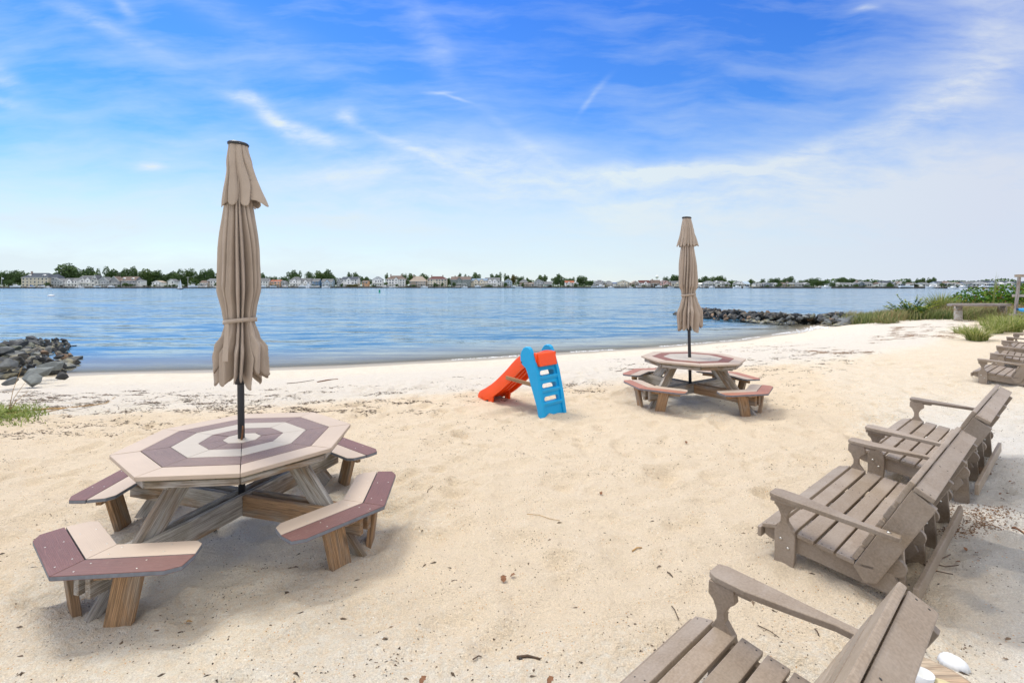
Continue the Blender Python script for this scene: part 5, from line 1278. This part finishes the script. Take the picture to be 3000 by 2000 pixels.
for s_, lst in TS.items():
    for i, (zx, hw_, zy) in enumerate(lst):
        u = s_*500+zx/4.704; front = zy > 268 and s_ < 4 or zy > 298
        X0, Y0 = place(u, 9 if zy > 310 else (20 if front else 48)); sc_ = Y0/F
        H = (CAMZ-(760+zy/4.704-HZ)*sc_-BANK)*1.13; Wd = 2*hw_/4.704*sc_*1.05
        mn = 'treeolive' if (s_ == 3 and zx == 20) or (s_ == 1 and zx == 1815) else ('treelight' if random.random() < .28 else 'tree')
        near_h = min(house_pos, key=lambda q: abs(q[0]-u)); rel_ = 'behind' if not front else 'beside'
        root = empty('tree', (X0, Y0, BANK)); root.rotation_euler[2] = 0
        c_ = link('crown', crown[(mn, random.randrange(6))], root); low = .28 if zy < 300 else .02
        c_.scale = (Wd*.56, Wd*.5, H*.99*(1.0)); c_.rotation_euler[2] = 0 if random.random() < .5 else math.pi
        if zy > 300: c_.scale = (Wd*.56, Wd*.5, H*1.25); c_.location.z = -H*.28
        t_ = link('trunk', TRUNK, root); t_.scale = (max(Wd*.55, 2), max(Wd*.5, 2), H)
        short = near_h[1].split(' on the far')[0]
        words = short.split(); short = ' '.join(words[:8])
        adj = {'tree': 'dark green', 'treelight': 'light green', 'treeolive': 'olive yellow'}[mn]
        tl.append((u, root, f'{adj} {"bush like tree" if zy > 300 else "spreading tree"} {rel_} the {short}'))
from collections import defaultdict
def uniq(tl, cat, group):
    gd_ = defaultdict(list)
    for u, o, lb in tl: gd_[lb].append((u, o))
    for lb, L in gd_.items():
        L.sort(key=lambda q: q[0])
        for i, (u, o) in enumerate(L):
            l2 = lb
            if len(L) > 1: l2 = ' '.join(lb.split()[:12]).rstrip(',')+(', leftmost' if i == 0 else (', rightmost' if i == len(L)-1 else f', {["second", "third", "fourth", "fifth", "sixth"][min(i-1, 4)]} from its left'))
            tag(o, ' '.join(l2.split()[:16]), cat, group)
uniq(tl, 'tree', 'trees along the far shore')
# low far woodland closing the gaps between the trees
mb = MB(); rr = random.Random(77)
for i in range(16000):
    u = rr.uniform(-60, 3060) if i % 3 else rr.uniform(-60, 720); X0, Y0 = place(u, rr.uniform(60, 95)); k = float(vnoise(np.array([u*.02]), np.array([1.0]), 12)[0])
    H = (3.4+5.5*k)*(1.5 if u < 640 else 1.05 if u < 1200 else .85)
    p = Vector((X0, Y0, BANK+H*rr.random()**.7)); s_ = rr.uniform(.5, 1.3)
    a = Vector((rr.gauss(0, 1), rr.gauss(0, .5), rr.gauss(0, .6))).normalized()*s_; b = a.cross(Vector((rr.gauss(0, 1), rr.gauss(0, 1), rr.gauss(0, 1)))).normalized()*s_*.7
    mb.add([tuple(p-a), tuple(p+b), tuple(p+a), tuple(p-b)], [(0, 1, 2, 3)], None, 0, False, rr.random())
tag(mb.build('woodland', M['tree']), 'low continuous wood closing the gaps behind the far houses', 'wood', kind='stuff')
# shrubs and hedges in front of the houses
sl_ = []
for i in range(70):
    u = rr.uniform(10, 2990)
    X0, Y0 = place(u, rr.uniform(3, 7)); root = empty('shrub', (X0, Y0, BANK-.4)); mn = rr.choice(('tree', 'treelight', 'darkshrub', 'tree'))
    c_ = link('foliage', crown[(mn, rr.randrange(6))], root); w_ = rr.uniform(1.2, 3.8); c_.scale = (w_, w_*.6, rr.uniform(1.6, 2.8)); c_.location.z = -.3
    near_h = min(house_pos, key=lambda q: abs(q[0]-u)); sl_.append((u, root, f'{dict(tree="green", treelight="light green", darkshrub="reddish")[mn]} shrub in front of the '+' '.join(near_h[1].split()[:8])))
uniq(sl_, 'shrub', 'shrubs along the far shore')
# the brown dune bank in front of the white mansion
X0, Y0 = place(1040, 2); root = empty('shrub', (X0, Y0, BANK-.6)); c_ = link('foliage', crown[('treeolive', 2)], root); c_.scale = (10, 2, 4.2); c_.location.z = -.8; tag(root, 'long brown thicket in front of the white mansion with sunroom', 'thicket')

# docks and boats
def dock(u, wpx, k, label):
    X0, Y0 = place(u, -5); sc_ = Y0/F; Wd = wpx*sc_; root = empty('dock', (X0, Y0, WATER)); tag(root, label, 'dock', 'docks along the far shore')
    mb = MB(); mb.box((Wd, 1.8, .22), Matrix.Translation((0, 0, 1.0))); mb.box((1.8, 6, .22), Matrix.Translation((Wd*.3, 2.8, 1.02))); mb.build('deck', M['pile'], root)
    for i in range(k):
        mb = MB(); mb.lathe([(.17, -.5), (.17, 2.2+.5*random.random())], 6, Matrix.Translation((-Wd/2+Wd*i/(k-1), random.choice((-1, 1))*.9, 0))); mb.build('pile', M['pile'], root)
dk_ = [(20,35),(75,30),(120,30),(165,35),(215,30),(265,28),(300,24),(375,30),(405,40),(460,28),(585,30),(618,40),(780,30),(820,40),(860,25),(920,28),(1078,22),(1125,26),(1165,26),(1240,34),(1290,26),(1340,26),(1395,26),(1460,26),(1500,34),(1590,24),(1650,20),(1735,40),(1775,30),(1840,40),(1880,26),(1950,26),(2050,30),(2120,36),(2210,26),(2300,26),(2400,28),(2545,20),(2640,26),(2765,50),(2860,30),(2930,30)]
dl = []
for i, (u, w_) in enumerate(dk_):
    near_h = min(house_pos, key=lambda q: abs(q[0]-u)); dl.append((u, 'x'))
    dock(u, w_, 5, 'timber dock in front of the '+' '.join(near_h[1].split()[:8]))
seen = defaultdict(int)
for o in [o for o in C.objects if o.name.startswith('dock')]:
    seen[o['label']] += 1
    if seen[o['label']] > 1: o['label'] = ' '.join(o['label'].split()[:12])+', further right'
def make_boat(kind):
    root = empty('motor_boat', (0, 0, 0)); mb = MB()
    secs = [(-3.0, 1.05, .95), (-1.5, 1.15, 1.0), (0, 1.15, 1.05), (1.6, .9, 1.15), (2.6, .45, 1.3), (3.2, .04, 1.45)]
    vs = []; fs = []
    for x_, w_, h_ in secs: vs += [(x_, 0, -.15), (x_, -w_*.75, .05), (x_, -w_, h_), (x_, w_, h_), (x_, w_*.75, .05)]
    for j in range(5):
        for q in range(5): fs.append((j*5+q, j*5+(q+1) % 5, (j+1)*5+(q+1) % 5, (j+1)*5+q))
    fs.append((0, 1, 2, 3, 4)); fs.append((29, 28, 27, 26, 25)); mb.add(vs, fs); mb.build('hull', M['whitep'], root)
    mb = MB(); mb.prism([(-1.0, 1.0), (1.2, 1.1), (.6, 1.9), (-.9, 1.9)], -.7, .7, Matrix(((1, 0, 0, 0), (0, 0, 1, 0), (0, 1, 0, 0), (0, 0, 0, 1))), .05); mb.build('cabin', M[['whitep', 'glass', 'bluecov'][kind]], root)
    if kind != 2:
        mb = MB(); mb.box((1.8, 1.7, .08), Matrix.Translation((-.4, 0, 2.6)))
        for a in (-1.1, .3):
            for b in (-.7, .7): mb.tube([(a, b, 1.0), (a, b, 2.6)], .035, 4)
        mb.build('canopy', M['whitep'], root)
    return root
protos = [make_boat(k) for k in range(3)]
bl_ = [(45,0),(92,2),(122,1),(140,0),(232,0),(285,1),(325,0),(565,0),(592,1),(630,0),(770,0),(800,1),(835,0),(885,0),(905,0),(925,1),(955,0),(1128,0),(1135,1),(1155,0),(1243,0),(1340,1),(1360,0),(1400,0),(1505,0),(1520,1),(1740,1),(1760,0),(1790,0),(1846,0),(1872,1),(1930,0),(1965,1),(2030,0),(2055,0),(2085,0),(2160,0),(2190,1),(2400,0),(2420,0),(2645,1),(2660,0),(2730,0),(2745,1),(2790,0),(2820,0),(2880,0),(2905,1),(2940,0),(2960,0),(2975,1)]
used = [False]*3; bt = []
for u, k in bl_:
    o = protos[k] if not used[k] else copy_tree(protos[k]); used[k] = True
    X0, Y0 = place(u, random.uniform(-8, -3)); o.location = (X0, Y0, WATER+.1+random.choice((0, .9))); o.rotation_euler[2] = random.choice((0, math.pi))+random.uniform(-.4, .4); s_ = random.uniform(.85, 1.35); o.scale = (s_, s_, s_)
    near_h = min(house_pos, key=lambda q: abs(q[0]-u)); bt.append((u, o, ['white cabin boat', 'white boat with dark windscreen', 'boat under a blue cover'][k]+' docked in front of the '+' '.join(near_h[1].split()[:8])))
uniq(bt, 'boat', 'boats docked along the far shore')
o = copy_tree(protos[0]); X0, Y0 = px(2793, 846.8, 1.95)[:2]; o.location = (X0, Y0, WATER); o.rotation_euler[2] = math.pi; o.scale = (.9, .9, .9); tag(o, 'small white motor boat speeding left with a white wake', 'boat'); del o['group']
mb = MB()
for i in range(260): r_ = random.uniform(.15, .45); t_ = random.random(); mb.lathe([(r_*1.5, 0), (r_, r_*.3), (0.02, r_*.4)], 6, Matrix.Translation((X0+3+t_*30, Y0+random.gauss(0, .3+t_*.8), WATER)))
tag(mb.build('wake', M['foam']), 'white wake trailing behind the speeding motor boat', 'wake', kind='stuff')
def sailboat(u, v, hpx, hull, label, jib):
    X0, Y0 = px(u, v, 1.95)[:2]; H = hpx*Y0/F; root = empty('sailboat', (X0, Y0, WATER)); tag(root, label, 'sailboat')
    mb = MB(); L = H*.62
    vs = []; fs = []
    for x_, w_, h_ in ((-.5, .12, .09), (-.2, .16, .08), (.2, .12, .09), (.5, .01, .12)): vs += [(x_*L, 0, -.1), (x_*L, -w_*L, h_*L), (x_*L, w_*L, h_*L)]
    for j in range(3):
        for q in range(3): fs.append((j*3+q, j*3+(q+1) % 3, (j+1)*3+(q+1) % 3, (j+1)*3+q))
    fs.append((0, 1, 2)); fs.append((11, 10, 9)); mb.add(vs, fs); mb.build('hull', M[hull], root)
    mb = MB(); mb.tube([(-.12*L, 0, .05), (-.02*L, 0, H*.98)], .05, 6); mb.build('mast', M['pile'], root)
    mb = MB(); N_ = 10; vs = []; fs = []
    for i in range(N_+1):
        t = i/N_
        for q in range(5):
            s_ = q/4; x0 = -.10*L+.08*L*t; xe = .42*L*(1-t)**.8+x0+.02*H*0; vs.append((x0+(xe-x0)*s_, .25*math.sin(math.pi*s_)*(1-t), .12*L+(H*.97-.12*L)*t))
    for i in range(N_):
        for q in range(4): a = i*5+q; fs.append((a, a+1, a+6, a+5))
    mb.add(vs, fs, None, 0, True); sl2 = mb.build('sail', M['sail'], root); md = sl2.modifiers.new('t', 'SOLIDIFY'); md.thickness = .03
    if jib:
        mb = MB(); mb.add([(-.14*L, .1, .12*L), (-.48*L, .1, .12*L), (-.1*L, .1, H*.85), (-.14*L, .13, .12*L), (-.48*L, .13, .12*L), (-.1*L, .13, H*.85)], [(0, 1, 2), (5, 4, 3), (0, 3, 4, 1), (1, 4, 5, 2), (2, 5, 3, 0)]); mb.build('jib', M['sail'], root)
    return root
sailboat(528, 847.9, 31, 'dark', 'sailboat with white sail and dark hull left of the near umbrella', True)
sailboat(902, 844.7, 21, 'whitep', 'distant white sailboat in front of the blue house', True)
X0, Y0 = px(1112, 857, 1.95)[:2]; mb = MB(); mb.lathe([(.30, -.3), (.34, .0), (.34, .08), (.24, .12), (.24, .62), (.26, .64), (.22, .86), (.05, .88)], 14); tag(mb.build('channel_buoy', M['greenb'], None, (X0, Y0, WATER)), 'green channel buoy floating in the middle of the bay', 'buoy')
X0, Y0 = px(150, 868.5, 1.95)[:2]; mb = MB(); mb.lathe([(.30, -.15), (.50, 0), (.52, .12), (.45, .27), (.2, .34)], 16); tag(mb.build('mooring_buoy', M['white'], None, (X0, Y0, WATER)), 'round white mooring buoy on the water at the left', 'buoy')
def pole(u, y0, y1, r_, m, name, label, cat, back=0, cross=0, flag=None):
    X0, Y0 = place(u, back); sc_ = Y0/F; z1 = CAMZ-(760+y0/4.704-HZ)*sc_; root = empty(name, (X0, Y0, BANK)); tag(root, label, cat)
    mb = MB(); mb.lathe([(r_, 0), (r_*.7, z1-BANK)], 6); mb.build('pole', M[m], root)
    if cross: mb = MB(); mb.box((cross, .12, .14), Matrix.Translation((0, 0, z1-BANK-.5))); mb.build('cross_arm', M[m], root)
    if flag: mb = MB(); mb.prism([(0, 0), (1.8, -.5), (1.8, .4), (0, 1.0)], 0, .04, Matrix(((1, 0, 0, .05), (0, 0, 1, 0), (0, 1, 0, z1-BANK-1.6), (0, 0, 0, 1)))); mb.build('flag', M[flag], root)
pole(5, 240, 345, .14, 'whitep', 'flag_pole', 'white flag pole at the left edge of the far shore', 'flag pole', flag='whitep')
pole(550.6, 240, 340, .16, 'whitep', 'utility_pole', 'pale utility pole with cross arm right of the dark hulled sailboat', 'pole', 6, 2.8)
pole(1584, 275, 360, .1, 'pile', 'utility_pole', 'thin grey pole right of the pyramid roofed house', 'pole', 3)
pole(2213.3, 305, 380, .12, 'whitep', 'flag_pole', 'white pole in front of the hedge right of the far umbrella', 'pole', 1)
pole(1099.5, 300, 388, .14, 'pile', 'utility_pole', 'grey piling pole left of the tall pale grey house', 'pole', -6)
pole(1353, 330, 388, .12, 'pile', 'utility_pole', 'grey piling pole before the grey green house', 'pole', -6)
X0, Y0 = (1924.7-1500)/F*760, 760; sc_ = Y0/F; zt = CAMZ-(805.5-HZ)*sc_
root = empty('water_tower', (X0, Y0, 2)); tag(root, 'white water tower above the dark brown house', 'water tower'); mb = MB()
mb.lathe([(.6, zt-7.2), (2.4, zt-6.3), (2.6, zt-5.2), (2.5, zt-4.0), (1.6, zt-2.6), (.3, zt-2.2)], 18); mb.build('tank', M['whitep'], root); mb = MB(); mb.lathe([(.7, 0), (.5, zt-7)], 10); mb.build('stem', M['whitep'], root)
X0, Y0 = (2424.5-1500)/F*520, 520; sc_ = Y0/F; zt = CAMZ-(760+265/4.704-HZ)*sc_-2; mb = MB(); mb.box((2.2, 2.2, zt*.7), Matrix.Translation((0, 0, zt*.35))); mb.box((1.4, 1.4, zt*.2), Matrix.Translation((0, 0, zt*.8))); mb.lathe([(.8, zt*.9), (.05, zt)], 6)
tag(mb.build('steeple', M['dark'], None, (X0, Y0, 2)), 'dark blue steeple rising above the trees on the right far shore', 'steeple')
print('objects', len(bpy.data.objects))
